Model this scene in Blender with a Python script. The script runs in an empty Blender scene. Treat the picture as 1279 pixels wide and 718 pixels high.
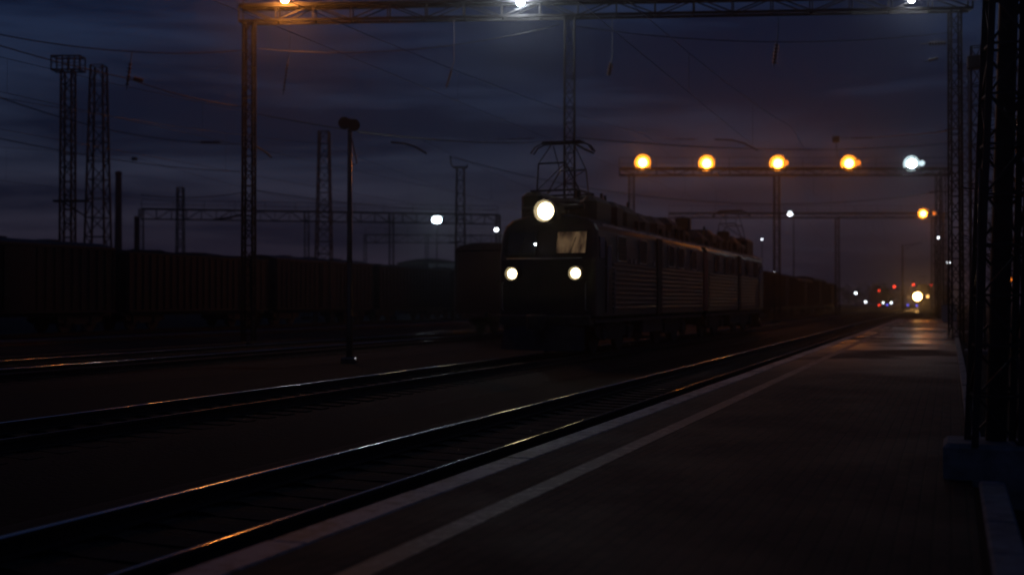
import bpy, math, random
from mathutils import Vector, Matrix
random.seed(7)
PI = math.pi
sc = bpy.context.scene
COL = sc.collection

# ------------------------------------------------------------------ camera geometry
# world: +Y along the tracks (away), +X to the right, z = 0 is the rail top
F = 1405.0                      # focal length in photograph pixels
TH = math.radians(21.3)         # the camera looks this far to the left of the track direction
CAMZ = 1.70
HZ = 375.0
CT, ST = math.cos(TH), math.sin(TH)

def at(px, py, D):
    """real-world point D metres in front of the lens"""
    u = (px - 639.5) / F * D
    return Vector((u * CT - D * ST, u * ST + D * CT, CAMZ + (HZ - py) / F * D))

def xat(px, D):
    p = at(px, HZ, D)
    return p.x, p.y

PLAT = 0.20      # platform top
GND = -0.22      # ballast / earth level

# ------------------------------------------------------------------ materials
def new_mat(name):
    m = bpy.data.materials.new(name); m.use_nodes = True
    nt = m.node_tree
    return m, nt, nt.nodes['Principled BSDF']

def mat(name, c1, c2=None, rough=0.6, metal=0.0, scale=3.0, bump=0.0, bscale=None, rvar=0.1, spec=0.5, stretch=(1, 1, 1)):
    m, nt, b = new_mat(name)
    N, L = nt.nodes, nt.links
    tc = N.new('ShaderNodeTexCoord'); mp = N.new('ShaderNodeMapping'); mp.inputs['Scale'].default_value = stretch
    L.new(tc.outputs['Object'], mp.inputs['Vector'])
    nz = N.new('ShaderNodeTexNoise'); nz.inputs['Scale'].default_value = scale; nz.inputs['Detail'].default_value = 6
    nz.inputs['Roughness'].default_value = 0.62
    L.new(mp.outputs['Vector'], nz.inputs['Vector'])
    if c2 is None: c2 = tuple(v * 0.6 for v in c1)
    cr = N.new('ShaderNodeValToRGB')
    cr.color_ramp.elements[0].position = 0.35; cr.color_ramp.elements[0].color = (*c2, 1)
    cr.color_ramp.elements[1].position = 0.65; cr.color_ramp.elements[1].color = (*c1, 1)
    L.new(nz.outputs['Fac'], cr.inputs['Fac']); L.new(cr.outputs['Color'], b.inputs['Base Color'])
    mr = N.new('ShaderNodeMapRange'); mr.inputs['To Min'].default_value = max(0.02, rough - rvar); mr.inputs['To Max'].default_value = min(1, rough + rvar)
    L.new(nz.outputs['Fac'], mr.inputs['Value']); L.new(mr.outputs['Result'], b.inputs['Roughness'])
    b.inputs['Metallic'].default_value = metal
    b.inputs['Specular IOR Level'].default_value = spec
    if bump:
        n2 = N.new('ShaderNodeTexNoise'); n2.inputs['Scale'].default_value = bscale or scale * 6; n2.inputs['Detail'].default_value = 5
        L.new(mp.outputs['Vector'], n2.inputs['Vector'])
        bp = N.new('ShaderNodeBump'); bp.inputs['Strength'].default_value = bump; bp.inputs['Distance'].default_value = 0.02
        L.new(n2.outputs['Fac'], bp.inputs['Height']); L.new(bp.outputs['Normal'], b.inputs['Normal'])
    return m

def emit(name, col, s, sample=True):
    m = bpy.data.materials.new(name); m.use_nodes = True
    nt = m.node_tree; nt.nodes.clear()
    e = nt.nodes.new('ShaderNodeEmission'); e.inputs['Color'].default_value = (*col, 1); e.inputs['Strength'].default_value = s
    o = nt.nodes.new('ShaderNodeOutputMaterial'); nt.links.new(e.outputs[0], o.inputs['Surface'])
    m.cycles.emission_sampling = 'FRONT' if sample else 'NONE'
    return m

M = {}
M['ballast'] = mat('ballast_stone', (0.02, 0.016, 0.015), (0.008, 0.0065, 0.006), 0.9, scale=9, bump=1.0, bscale=18, spec=0.2)
M['earth'] = mat('oily_earth', (0.011, 0.009, 0.0085), (0.006, 0.005, 0.0045), 0.95, scale=0.8, bump=0.8, bscale=9, spec=0.15)
M['rail'] = mat('polished_rail_steel', (0.90, 0.86, 0.82), (0.70, 0.64, 0.60), 0.16, 1.0, scale=1.4, rvar=0.035, stretch=(6, 0.6, 6))
M['rail_dull'] = mat('dull_rail_steel', (0.34, 0.28, 0.24), (0.14, 0.09, 0.06), 0.26, 0.9, scale=2.0, rvar=0.08, stretch=(6, 0.4, 6))
M['rail_inner'] = mat('worn_inner_rail_steel', (0.78, 0.74, 0.70), (0.40, 0.34, 0.30), 0.14, 1.0, scale=1.4, rvar=0.03, stretch=(6, 0.6, 6))
M['rail_mid'] = mat('tarnished_rail_steel', (0.75, 0.70, 0.66), (0.5, 0.44, 0.40), 0.24, 1.0, scale=1.4, rvar=0.04, stretch=(6, 0.6, 6))
M['rail_side'] = mat('rusty_rail_web', (0.06, 0.03, 0.02), (0.03, 0.016, 0.012), 0.9, 0.0, scale=8)
M['sleeper'] = mat('concrete_sleeper', (0.045, 0.04, 0.037), (0.02, 0.018, 0.016), 0.95, scale=5, spec=0.1)
M['steel'] = mat('weathered_galvanised_steel', (0.05, 0.045, 0.043), (0.03, 0.024, 0.022), 0.6, 0.2, scale=4)
M['dark_steel'] = mat('sooty_steel', (0.05, 0.045, 0.045), (0.02, 0.018, 0.018), 0.6, 0.3, scale=5)
M['pole'] = mat('painted_metal_pole', (0.20, 0.17, 0.15), (0.07, 0.055, 0.045), 0.18, 0.8, scale=2)
M['wire'] = mat('copper_wire', (0.03, 0.025, 0.025), None, 0.6, 0.3)
M['insul'] = mat('brown_porcelain', (0.06, 0.03, 0.02), None, 0.25)
M['loco_green'] = mat('worn_green_paint', (0.014, 0.030, 0.028), (0.012, 0.025, 0.024), 0.35, 0.0, scale=.6, spec=0.25, rvar=.03)
M['loco_front'] = mat('worn_front_paint', (0.03, 0.015, 0.012), (0.016, 0.009, 0.008), 0.45, 0.0, scale=1.8, bump=0.1, bscale=5)
M['gutter'] = mat('gutter_metal_glints', (0.85, 0.85, 0.82), (0.07, 0.06, 0.055), 0.42, 0.3, scale=0.9)  # pale dashes in the colour stand for lamplight glinting, broken by shade
M['roof'] = mat('sooty_roof_sheet', (0.022, 0.017, 0.015), (0.011, 0.009, 0.008), 0.6, 0.1, scale=2.5)
M['rubber'] = mat('black_rubber', (0.02, 0.018, 0.018), None, 0.8)
M['bellows'] = mat('red_primer', (0.34, 0.05, 0.03), (0.09, 0.02, 0.015), 0.6, scale=3)
M['plate'] = mat('white_plate', (0.5, 0.48, 0.44), None, 0.45)
M['wagon_a'] = mat('rust_brown_wagon_paint', (0.024, 0.013, 0.010), (0.012, 0.008, 0.007), 0.75, scale=1.3)
M['wagon_b'] = mat('grey_wagon_paint', (0.030, 0.025, 0.022), (0.016, 0.013, 0.012), 0.75, scale=1.3)
M['wagon_c'] = mat('dark_wagon_paint', (0.016, 0.013, 0.013), (0.010, 0.008, 0.008), 0.65, scale=1.3)
M['conc'] = mat('weathered_concrete', (0.30, 0.29, 0.27), (0.16, 0.15, 0.14), 0.85, scale=5, bump=0.3, bscale=30, spec=0.2)
M['conc_d'] = mat('stained_concrete', (0.17, 0.15, 0.14), (0.07, 0.06, 0.055), 0.9, scale=2, bump=0.3, bscale=20, spec=0.2)
M['brick'] = mat('chimney_brick', (0.13, 0.05, 0.035), (0.07, 0.03, 0.025), 0.85, scale=4)
M['wall'] = mat('pale_shed_wall', (0.45, 0.46, 0.47), (0.30, 0.30, 0.30), 0.7, scale=0.6)
M['bark'] = mat('dark_bark', (0.05, 0.038, 0.03), None, 0.9, scale=12)
M['leaf'] = mat('dusk_foliage', (0.05, 0.06, 0.03), (0.03, 0.04, 0.02), 0.8, scale=0.5)
M['halo_reflector'] = mat('halo_reflector_grey', (0.10, 0.095, 0.085), (0.05, 0.048, 0.045), 0.7, 0.0, scale=6)  # grey of the dishes and rims added for lamp halos
M['beam_steel'] = mat('shaded_beam_steel', (0.022, 0.02, 0.02), (0.012, 0.011, 0.011), 0.8, 0.0, scale=4, spec=0.15)  # darkened in the colour: stands for beams left in shade by lamp hoods
M['lamp_body'] = mat('grey_lamp_housing', (0.18, 0.18, 0.18), None, 0.5, 0.3)

def glass(name, col=(0.02, 0.022, 0.025)):
    m, nt, b = new_mat(name)
    b.inputs['Base Color'].default_value = (*col, 1); b.inputs['Roughness'].default_value = 0.06
    b.inputs['Specular IOR Level'].default_value = 0.6
    return m
M['glass'] = glass('dark_glass')

# worn white paint: paint flecks over the paving
def worn_paint(name, paint, under, cover, scale):
    m, nt, b = new_mat(name); N, L = nt.nodes, nt.links
    tc = N.new('ShaderNodeTexCoord')
    n1 = N.new('ShaderNodeTexNoise'); n1.inputs['Scale'].default_value = scale; n1.inputs['Detail'].default_value = 8; n1.inputs['Roughness'].default_value = 0.7
    L.new(tc.outputs['Object'], n1.inputs['Vector'])
    n2 = N.new('ShaderNodeTexNoise'); n2.inputs['Scale'].default_value = 0.9; n2.inputs['Detail'].default_value = 3
    L.new(tc.outputs['Object'], n2.inputs['Vector'])
    ad = N.new('ShaderNodeMath'); ad.operation = 'MULTIPLY_ADD'; ad.inputs[1].default_value = 0.5
    L.new(n2.outputs['Fac'], ad.inputs[0]); L.new(n1.outputs['Fac'], ad.inputs[2])
    cr = N.new('ShaderNodeValToRGB'); cr.color_ramp.elements[0].position = cover - 0.1; cr.color_ramp.elements[1].position = cover + 0.1
    cr.color_ramp.elements[0].color = (*under, 1); cr.color_ramp.elements[1].color = (*paint, 1)
    L.new(ad.outputs[0], cr.inputs['Fac']); L.new(cr.outputs['Color'], b.inputs['Base Color'])
    b.inputs['Roughness'].default_value = 0.6
    return m
M['edge_paint'] = worn_paint('worn_edge_paint', (0.34, 0.30, 0.29), (0.09, 0.07, 0.066), 0.73, 7)
M['line_paint'] = worn_paint('worn_line_paint', (0.26, 0.22, 0.20), (0.05, 0.032, 0.027), 0.87, 9)

# paving
def paving():
    m, nt, b = new_mat('damp_block_paving'); N, L = nt.nodes, nt.links
    tc = N.new('ShaderNodeTexCoord'); mp = N.new('ShaderNodeMapping'); mp.inputs['Rotation'].default_value = (0, 0, PI / 2)
    L.new(tc.outputs['Object'], mp.inputs['Vector'])
    br = N.new('ShaderNodeTexBrick'); br.inputs['Scale'].default_value = 1.0
    br.inputs['Brick Width'].default_value = 0.22; br.inputs['Row Height'].default_value = 0.11; br.inputs['Mortar Size'].default_value = 0.010
    br.inputs['Color1'].default_value = (0.056, 0.030, 0.023, 1); br.inputs['Color2'].default_value = (0.026, 0.016, 0.013, 1)
    br.inputs['Mortar'].default_value = (0.012, 0.010, 0.010, 1); br.inputs['Mortar Smooth'].default_value = 0.2
    L.new(mp.outputs['Vector'], br.inputs['Vector'])
    nz = N.new('ShaderNodeTexNoise'); nz.inputs['Scale'].default_value = 0.7; nz.inputs['Detail'].default_value = 7; nz.inputs['Roughness'].default_value = 0.6
    L.new(tc.outputs['Object'], nz.inputs['Vector'])
    cr = N.new('ShaderNodeValToRGB'); cr.color_ramp.elements[0].position = 0.3; cr.color_ramp.elements[0].color = (0.62, 0.6, 0.6, 1)
    cr.color_ramp.elements[1].position = 0.7; cr.color_ramp.elements[1].color = (1.2, 1.15, 1.1, 1)
    L.new(nz.outputs['Fac'], cr.inputs['Fac'])
    mx = N.new('ShaderNodeMix'); mx.data_type = 'RGBA'; mx.blend_type = 'MULTIPLY'; mx.inputs['Factor'].default_value = 1
    L.new(br.outputs['Color'], mx.inputs[6]); L.new(cr.outputs['Color'], mx.inputs[7]); L.new(mx.outputs[2], b.inputs['Base Color'])
    mr = N.new('ShaderNodeMapRange'); mr.inputs['To Min'].default_value = 0.68; mr.inputs['To Max'].default_value = 0.8; b.inputs['Specular IOR Level'].default_value = 0.12
    mr.inputs['From Min'].default_value = 0.35; mr.inputs['From Max'].default_value = 0.6
    L.new(nz.outputs['Fac'], mr.inputs['Value'])
    sx = N.new('ShaderNodeSeparateXYZ'); L.new(tc.outputs['Object'], sx.inputs[0])
    wet = N.new('ShaderNodeMapRange'); wet.inputs['From Min'].default_value = 20; wet.inputs['From Max'].default_value = 42; L.new(sx.outputs['Y'], wet.inputs['Value'])
    n5 = N.new('ShaderNodeTexNoise'); n5.inputs['Scale'].default_value = .25; n5.inputs['Detail'].default_value = 4; L.new(tc.outputs['Object'], n5.inputs['Vector'])
    w2 = N.new('ShaderNodeMapRange'); w2.inputs['From Min'].default_value = .38; w2.inputs['From Max'].default_value = .5; L.new(n5.outputs['Fac'], w2.inputs['Value'])
    wm = N.new('ShaderNodeMath'); wm.operation = 'MULTIPLY'; L.new(wet.outputs[0], wm.inputs[0]); L.new(w2.outputs[0], wm.inputs[1])
    rm = N.new('ShaderNodeMix'); rm.data_type = 'FLOAT'; rm.inputs[3].default_value = .27; L.new(wm.outputs[0], rm.inputs[0]); L.new(mr.outputs['Result'], rm.inputs[2]); L.new(rm.outputs[0], b.inputs['Roughness'])
    sm = N.new('ShaderNodeMix'); sm.data_type = 'FLOAT'; sm.inputs[2].default_value = .12; sm.inputs[3].default_value = .5; L.new(wm.outputs[0], sm.inputs[0]); L.new(sm.outputs[0], b.inputs['Specular IOR Level'])
    bp = N.new('ShaderNodeBump'); bp.inputs['Strength'].default_value = 0.7; bp.inputs['Distance'].default_value = 0.012; bp.invert = True
    L.new(br.outputs['Fac'], bp.inputs['Height'])
    n3 = N.new('ShaderNodeTexNoise'); n3.inputs['Scale'].default_value = 14; n3.inputs['Detail'].default_value = 6
    L.new(tc.outputs['Object'], n3.inputs['Vector'])
    b2 = N.new('ShaderNodeBump'); b2.inputs['Strength'].default_value = 0.2; b2.inputs['Distance'].default_value = 0.006
    L.new(n3.outputs['Fac'], b2.inputs['Height']); L.new(bp.outputs['Normal'], b2.inputs['Normal']); L.new(b2.outputs['Normal'], b.inputs['Normal'])
    return m
M['paving'] = paving()

# ------------------------------------------------------------------ mesh builder
class MB:
    def __init__(s): s.v = []; s.f = []; s.m = []; s.sm = []
    def add(s, vs, fs, mi=0, smooth=False):
        o = len(s.v); s.v += [tuple(v) for v in vs]
        for f in fs: s.f.append(tuple(i + o for i in f)); s.m.append(mi); s.sm.append(smooth)
    def box(s, x0, x1, y0, y1, z0, z1, mi=0):
        s.add([(x0,y0,z0),(x1,y0,z0),(x1,y1,z0),(x0,y1,z0),(x0,y0,z1),(x1,y0,z1),(x1,y1,z1),(x0,y1,z1)],
              [(0,3,2,1),(4,5,6,7),(0,1,5,4),(1,2,6,5),(2,3,7,6),(3,0,4,7)], mi)
    def bbox(s, x0, x1, y0, y1, z0, z1, c=0.02, mi=0):
        """box with chamfered vertical and top edges"""
        r0 = [(x0+c,y0),(x1-c,y0),(x1,y0+c),(x1,y1-c),(x1-c,y1),(x0+c,y1),(x0,y1-c),(x0,y0+c)]
        cx, cy = (x0+x1)/2, (y0+y1)/2
        r1 = [(cx+(x-cx)*(1-2*c/(x1-x0)), cy+(y-cy)*(1-2*c/(y1-y0))) for x, y in r0]
        vs = [(x,y,z0) for x,y in r0] + [(x,y,z1-c) for x,y in r0] + [(x,y,z1) for x,y in r1]
        fs = [tuple(range(7,-1,-1)), tuple(range(16,24))]
        for k in range(2):
            for i in range(8): j=(i+1)%8; fs.append((k*8+i,k*8+j,k*8+8+j,k*8+8+i))
        s.add(vs, fs, mi)
    def bar(s, a, b, w, h=None, mi=0):
        a = Vector(a); b = Vector(b); h = h or w; d = (b-a)
        if d.length < 1e-6: return
        d.normalize(); up = Vector((0,0,1)) if abs(d.z) < 0.95 else Vector((0,1,0))
        r = d.cross(up).normalized()*w/2; u = r.cross(d).normalized()*h/2
        s.add([a-r-u,a+r-u,a+r+u,a-r+u,b-r-u,b+r-u,b+r+u,b-r+u],
              [(0,1,2,3),(7,6,5,4),(0,4,5,1),(1,5,6,2),(2,6,7,3),(3,7,4,0)], mi)
    def tube(s, pts, r, n=8, mi=0, caps=True):
        pts = [Vector(p) for p in pts]; rs = r if isinstance(r, (list,tuple)) else [r]*len(pts)
        vs = []; fs = []; k0 = None
        for i, p in enumerate(pts):
            d = (pts[min(i+1,len(pts)-1)] - pts[max(i-1,0)]).normalized()
            up = Vector((0,0,1)) if abs(d.z) < 0.95 else Vector((0,1,0))
            a = d.cross(up).normalized(); b = a.cross(d)
            for k in range(n):
                t = 2*PI*k/n; vs.append(p + (a*math.cos(t)+b*math.sin(t))*rs[i])
        for i in range(len(pts)-1):
            for k in range(n):
                j=(k+1)%n; fs.append((i*n+k,i*n+j,i*n+n+j,i*n+n+k))
        s.add(vs, fs, mi, n > 5)
        if caps:
            m_ = len(pts)-1
            s.add(vs[:n], [tuple(range(n-1,-1,-1))], mi); s.add(vs[m_*n:], [tuple(range(n))], mi)
    def sphere(s, c, rx, ry=None, rz=None, n=12, m=8, mi=0):
        ry = ry or rx; rz = rz or rx; c = Vector(c); vs = [c+Vector((0,0,rz))]; fs = []
        for i in range(1,m):
            for k in range(n):
                t=PI*i/m; p=2*PI*k/n; vs.append(c+Vector((rx*math.sin(t)*math.cos(p),ry*math.sin(t)*math.sin(p),rz*math.cos(t))))
        vs.append(c-Vector((0,0,rz))); e=len(vs)-1
        for k in range(n):
            j=(k+1)%n; fs.append((0,1+k,1+j)); fs.append((e,e-n+j,e-n+k))
        for i in range(m-2):
            for k in range(n):
                j=(k+1)%n; a=1+i*n; fs.append((a+k,a+n+k,a+n+j,a+j))
        s.add(vs, fs, mi, True)
    def extrude(s, prof, y0, y1, mi=0, smooth=False, caps=True, ax='y'):
        """profile [(x,z)..] closed, extruded along y"""
        n=len(prof); vs=[(x,y0,z) for x,z in prof]+[(x,y1,z) for x,z in prof]
        s.add(vs, [(i,(i+1)%n,n+(i+1)%n,n+i) for i in range(n)], mi, smooth)
        if caps: s.add(vs, [tuple(range(n-1,-1,-1)), tuple(range(n,2*n))], mi)
    def build(s, name, mats, parent=None, loc=None):
        me = bpy.data.meshes.new(name); me.from_pydata(s.v, [], s.f)
        for m_ in (mats if isinstance(mats,(list,tuple)) else [mats]): me.materials.append(m_)
        me.polygons.foreach_set('material_index', s.m); me.polygons.foreach_set('use_smooth', s.sm)
        me.validate(); me.update()
        o = bpy.data.objects.new(name, me); COL.objects.link(o)
        if parent: o.parent = parent
        if loc is not None: o.location = loc
        return o

def tag(o, label=None, cat=None, group=None, kind=None):
    if label: o['label'] = label
    if cat: o['category'] = cat
    if group: o['group'] = group
    if kind: o['kind'] = kind
    return o
def empty(name, loc=(0,0,0), rz=0):
    o = bpy.data.objects.new(name, None); COL.objects.link(o); o.location = loc; o.rotation_euler = (0,0,rz)
    o.empty_display_size = 0.3
    return o
def copy_tree(o, parent=None):
    c = o.copy(); COL.objects.link(c); c.parent = parent
    for ch in list(o.children): copy_tree(ch, c)
    return c

def lattice(mb, cx, cy, z0, z1, w0, w1, leg=0.07, brace=0.035, step=None, rot=0.0, lean=(0,0), mi=0):
    """four-legged tapering lattice shaft"""
    n = max(3, int((z1-z0)/(step or (w0+w1)/2*1.35)))
    def corner(k, t):
        w = (w0+(w1-w0)*t)/2; a = rot + PI/4 + k*PI/2
        return Vector((cx+lean[0]*t+w*1.414*math.cos(a), cy+lean[1]*t+w*1.414*math.sin(a), z0+(z1-z0)*t))
    for k in range(4): mb.bar(corner(k,0), corner(k,1), leg, leg, mi)
    for i in range(n):
        t0, t1 = i/n, (i+1)/n
        for k in range(4):
            a, b = (k, (k+1)%4) if i%2 else ((k+1)%4, k)
            mb.bar(corner(a,t0), corner(b,t1), brace, brace, mi)
            mb.bar(corner(k,t1), corner((k+1)%4,t1), brace, brace, mi)

def truss(mb, a, b, h, w, chord=0.09, brace=0.04, mi=0, step=1.3):
    """box truss between a and b (bottom-centre points)"""
    a = Vector(a); b = Vector(b); d = (b-a); L = d.length; d.normalize(); r = Vector((-d.y, d.x, 0))*w/2; u = Vector((0,0,h))
    n = max(2, int(L/step))
    for s_ in (-1,1):
        mb.bar(a+r*s_, b+r*s_, chord, chord, mi); mb.bar(a+r*s_+u, b+r*s_+u, chord*1.5, chord*1.5, mi)
        for i in range(n):
            p, q = a+d*L*i/n+r*s_, a+d*L*(i+1)/n+r*s_
            mb.bar(p, p+u, brace, brace, mi)
            if i%2: mb.bar(p, q+u, brace, brace, mi)
            else: mb.bar(p+u, q, brace, brace, mi)
        mb.bar(b+r*s_, b+r*s_+u, brace*1.5, brace*1.5, mi)
    for i in range(n+1):
        p = a+d*L*i/n
        mb.bar(p-r, p+r, brace, brace, mi); mb.bar(p-r+u, p+r+u, brace, brace, mi)
        if i < n: q = a+d*L*(i+1)/n; mb.bar(p-r+u, q+r+u, brace, brace, mi)

# ------------------------------------------------------------------ ground, tracks, platform
g = MB()
g.add([(-330,-60,GND-0.12),(260,-60,GND-0.12),(260,620,GND-0.12),(-330,620,GND-0.12)], [(0,1,2,3)])
tag(g.build('ground', M['earth']), kind='structure')

def ballast(name, x, y0, y1):
    mb = MB(); hw = 1.75
    xs = [(-hw-0.55,-0.13),(-hw,0.0),(-1.0,0.03),(0,0.0),(1.0,0.03),(hw,0.0),(hw+0.55,-0.13)]
    n = int((y1-y0)/6); vs=[]; fs=[]
    for i in range(n+1):
        y = y0+(y1-y0)*i/n
        for dx, dz in xs: vs.append((x+dx+random.uniform(-.08,.08), y, GND+dz+random.uniform(-.015,.015)))
    for i in range(n):
        for k in range(6): fs.append((i*7+k,i*7+k+1,i*7+8+k,i*7+7+k))
    mb.add(vs, fs, 0, True)
    return tag(mb.build(name, M['ballast']), kind='structure')

RAILP = [(-0.036,-0.016),(-0.034,-0.008),(-0.027,-0.0030),(-0.018,-0.0012),(-0.009,-0.0003),(0,0),(0.009,-0.0003),(0.018,-0.0012),(0.027,-0.0030),(0.034,-0.008),(0.036,-0.016)]
def rail_mesh(x, y0, y1, shiny):
    mb = MB(); seg = 40; vs=[]; fs=[]
    n = len(RAILP)
    for i in range(seg+1):
        y = y0+(y1-y0)*(i/seg)**2
        for dx, dz in RAILP: vs.append((x+dx, y, dz))
    for i in range(seg):
        for k in range(n-1): fs.append((i*n+k,i*n+k+1,i*n+n+k+1,i*n+n+k))
    mb.add(vs, fs, 0, True)
    for i_ in range(len(mb.f)):
        if i_ % (n-1) in ((0,n-2) if shiny else (0,1,2,n-4,n-3,n-2)): mb.m[i_] = 1
    side = [(-0.036,-0.016),(0.036,-0.016),(0.034,-0.045),(0.009,-0.06),(0.009,-0.145),(0.07,-0.16),(0.07,-0.172),(-0.07,-0.172),(-0.07,-0.16),(-0.009,-0.145),(-0.009,-0.06),(-0.034,-0.045)]
    mb.extrude([(x+a,b) for a,b in reversed(side)], y0, y1, 1)
    # rail joints: fishplates every 25 m
    y = y0 + 11
    while y < min(y1, 120):
        for s_ in (-1,1): mb.box(x+s_*0.012-0.008, x+s_*0.012+0.008, y-0.4, y+0.4, -0.13, -0.07, 1)
        y += 25
    return mb
def sleeper_mb(mb, x, y):
    prof = [(-1.35,-0.25),(1.35,-0.25),(1.35,-0.19),(0.95,-0.172),(0.55,-0.172),(0.4,-0.20),(-0.4,-0.20),(-0.55,-0.172),(-0.95,-0.172),(-1.35,-0.19)]
    mb.extrude([(x+a,b-0.002) for a,b in prof], y-0.13, y+0.13)
def track(x, y0, y1, mats, label, detail=False):
    t = empty('railway_track', (x, 0, 0))
    tag(t, label, 'railway track', 'railway tracks of the yard')
    for s_, mk in zip((-1,1), mats):
        rail_mesh(s_*0.76, y0, y1, mk in ('rail','rail_mid')).build('rail', [M[mk], M['rail_side']], t)
    y = y0+0.3; k = 0; rest = MB()
    while y < min(y1, 260):
        if detail and y > 4 and k < 90:
            mb = MB(); sleeper_mb(mb, 0, y); mb.build('sleeper', M['sleeper'], t); k += 1
        else: sleeper_mb(rest, 0, y)
        y += 0.56
    tag(rest.build('sleepers', M['sleeper'], t), kind='stuff')
    return t
TR = {'near': -5.63, 'loco': -11.6, 'west': -16.4, 'a': -21.2, 'b': -25.8, 'c': -36.8, 'f': -44.6}
for k, x in TR.items(): ballast('track_bed', x, -20 if k != 'west' else 60, 600)
track(TR['near'], -12, 560, ('rail','rail_inner'), 'shining track that runs right beside the platform edge', True)
track(TR['loco'], -6, 560, ('rail','rail_dull'), 'track carrying the lit electric locomotive')
track(TR['west'], 80, 560, ('rail_dull','rail_dull'), 'dull track under the far wagons behind the locomotive')
track(TR['a'], -6, 560, ('rail','rail_dull'), 'track with the single dark covered wagon beside the locomotive')
track(TR['b'], -6, 560, ('rail_dull','rail_mid'), 'empty track between the round-headed post and the third brightest rail')
track(TR['c'], -6, 560, ('rail_mid','rail_mid'), 'empty track just in front of the long wagon row')
track(TR['f'], -20, 560, ('rail_mid','rail_mid'), 'track under the long row of wagons')

# platform body, edge slabs, painted line, kerbs
PE = 95.0
p = MB(); p.box(-3.69, 0.16, -4, PE, -0.33, PLAT)
tag(p.build('platform', M['paving']), kind='structure')
p = MB(); y = -4
while y < PE:      # edge slabs with open joints
    p.bbox(-3.97, -3.692, y+0.006, y+1.994, -0.33, PLAT+0.006+random.uniform(-.004,.004), 0.012); y += 2
tag(p.build('platform_edge', M['edge_paint']), kind='structure')
p = MB(); p.box(-3.14, -2.95, -4, PE-0.01, PLAT, PLAT+0.004)
tag(p.build('painted_line', M['line_paint']), kind='structure')
p = MB(); y = -4
while y < 9.8:
    p.bbox(0.205, 0.40, y+0.006, min(y+0.994, 9.8), -0.33, PLAT+0.06+random.uniform(-.006,.006), 0.015); y += 1
y = 10.8
while y < PE:
    p.bbox(0.163, 0.30, y+0.006, y+0.994, -0.33, PLAT+0.05+random.uniform(-.01,.01), 0.015); y += 1
tag(p.build('kerb', M['conc']), kind='structure')
p = MB(); p.add([(0.163,-4,PLAT+0.0),(0.206,-4,PLAT+0.0),(0.206,9.8,PLAT+0.0),(0.163,9.8,PLAT+0.0)], [(0,1,2,3)])
tag(p.build('kerb_joint', M['earth']), kind='structure')
# verge beyond the kerb
p = MB(); n=60; vs=[]; fs=[]
for i in range(n+1):
    for k,xx in enumerate((0.29,1.2,3,7,20)):
        vs.append((xx, -4+i*(PE+20)/n, GND+0.1+(0.12 if k==0 else random.uniform(-.05,.12))))
for i in range(n):
    for k in range(4): fs.append((i*5+k,i*5+k+1,i*5+6+k,i*5+5+k))
p.add(vs, fs, 0, True); tag(p.build('verge', M['earth']), kind='structure')
# dry grass tufts on the verge
p = MB(); rr = random.Random(3)
for i in range(2600):
    x = 0.45+abs(rr.gauss(0,1.3)); y = rr.uniform(4,60); h = rr.uniform(.08,.3); a = rr.uniform(0,2*PI); w=.012
    dx, dy = math.cos(a)*w, math.sin(a)*w; lx, ly = rr.uniform(-.1,.1), rr.uniform(-.1,.1)
    p.add([(x-dx,y-dy,GND+.05),(x+dx,y+dy,GND+.05),(x+lx,y+ly,GND+.1+h)], [(0,1,2)])
tag(p.build('grass', M['leaf']), 'dry tufts of grass beyond the platform kerb', 'grass', kind='stuff')

# ------------------------------------------------------------------ lamps
ORANGE = (1.0, 0.30, 0.035); WHITE = (0.72, 0.92, 1.0); WARM = (1.0, 0.80, 0.50); RED = (1.0, 0.045, 0.02)
E = {
 'orange': emit('sodium_lamp_glow', (1.0, 0.28, 0.022), 80),
 'orange_dim': emit('weak_orange_glow', (1.0, 0.22, 0.02), 1.6),  # shared by faint lamps and the added lens ghosts
 'white': emit('mercury_lamp_glow', (0.66, 0.88, 1.0), 30),
 'white_dim': emit('distant_white_lamp_glow', (0.85, 0.92, 1.0), 9, False),
 'orange_near': emit('near_sodium_lamp_glow', (1.0, 0.33, 0.06), 850),
 'white_mid': emit('gantry_mercury_lamp_glow', (0.85, 0.90, 1.0), 430),
 'white_near': emit('near_mercury_lamp_glow', (0.80, 0.90, 1.0), 700),
 'windscreen_spot': emit('windscreen_spot_glow', (0.8,0.9,1.0), 25, False),  # for the added bright spot on the windscreen
 'white_ghost': emit('weak_side_lamp_glow', (0.7,0.9,1.0), 1.2),  # for the lens ghost added beside the white lamp
 'head': emit('headlamp_glow', (1.0, 0.80, 0.46), 16),
 'marker': emit('buffer_lamp_glow', (1.0, 0.78, 0.42), 8),
 'far_head_b': emit('approaching_second_lamp_glow', (1.0, 0.5, 0.14), 6),
 'far_head': emit('approaching_headlamp_glow', (1.0, 0.50, 0.14), 70),
 'red': emit('red_signal_glow', RED, 6, False),
 'blue': emit('blue_signal_glow', (0.12, 0.12, 1.0), 3.0, False),
 
}
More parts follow.
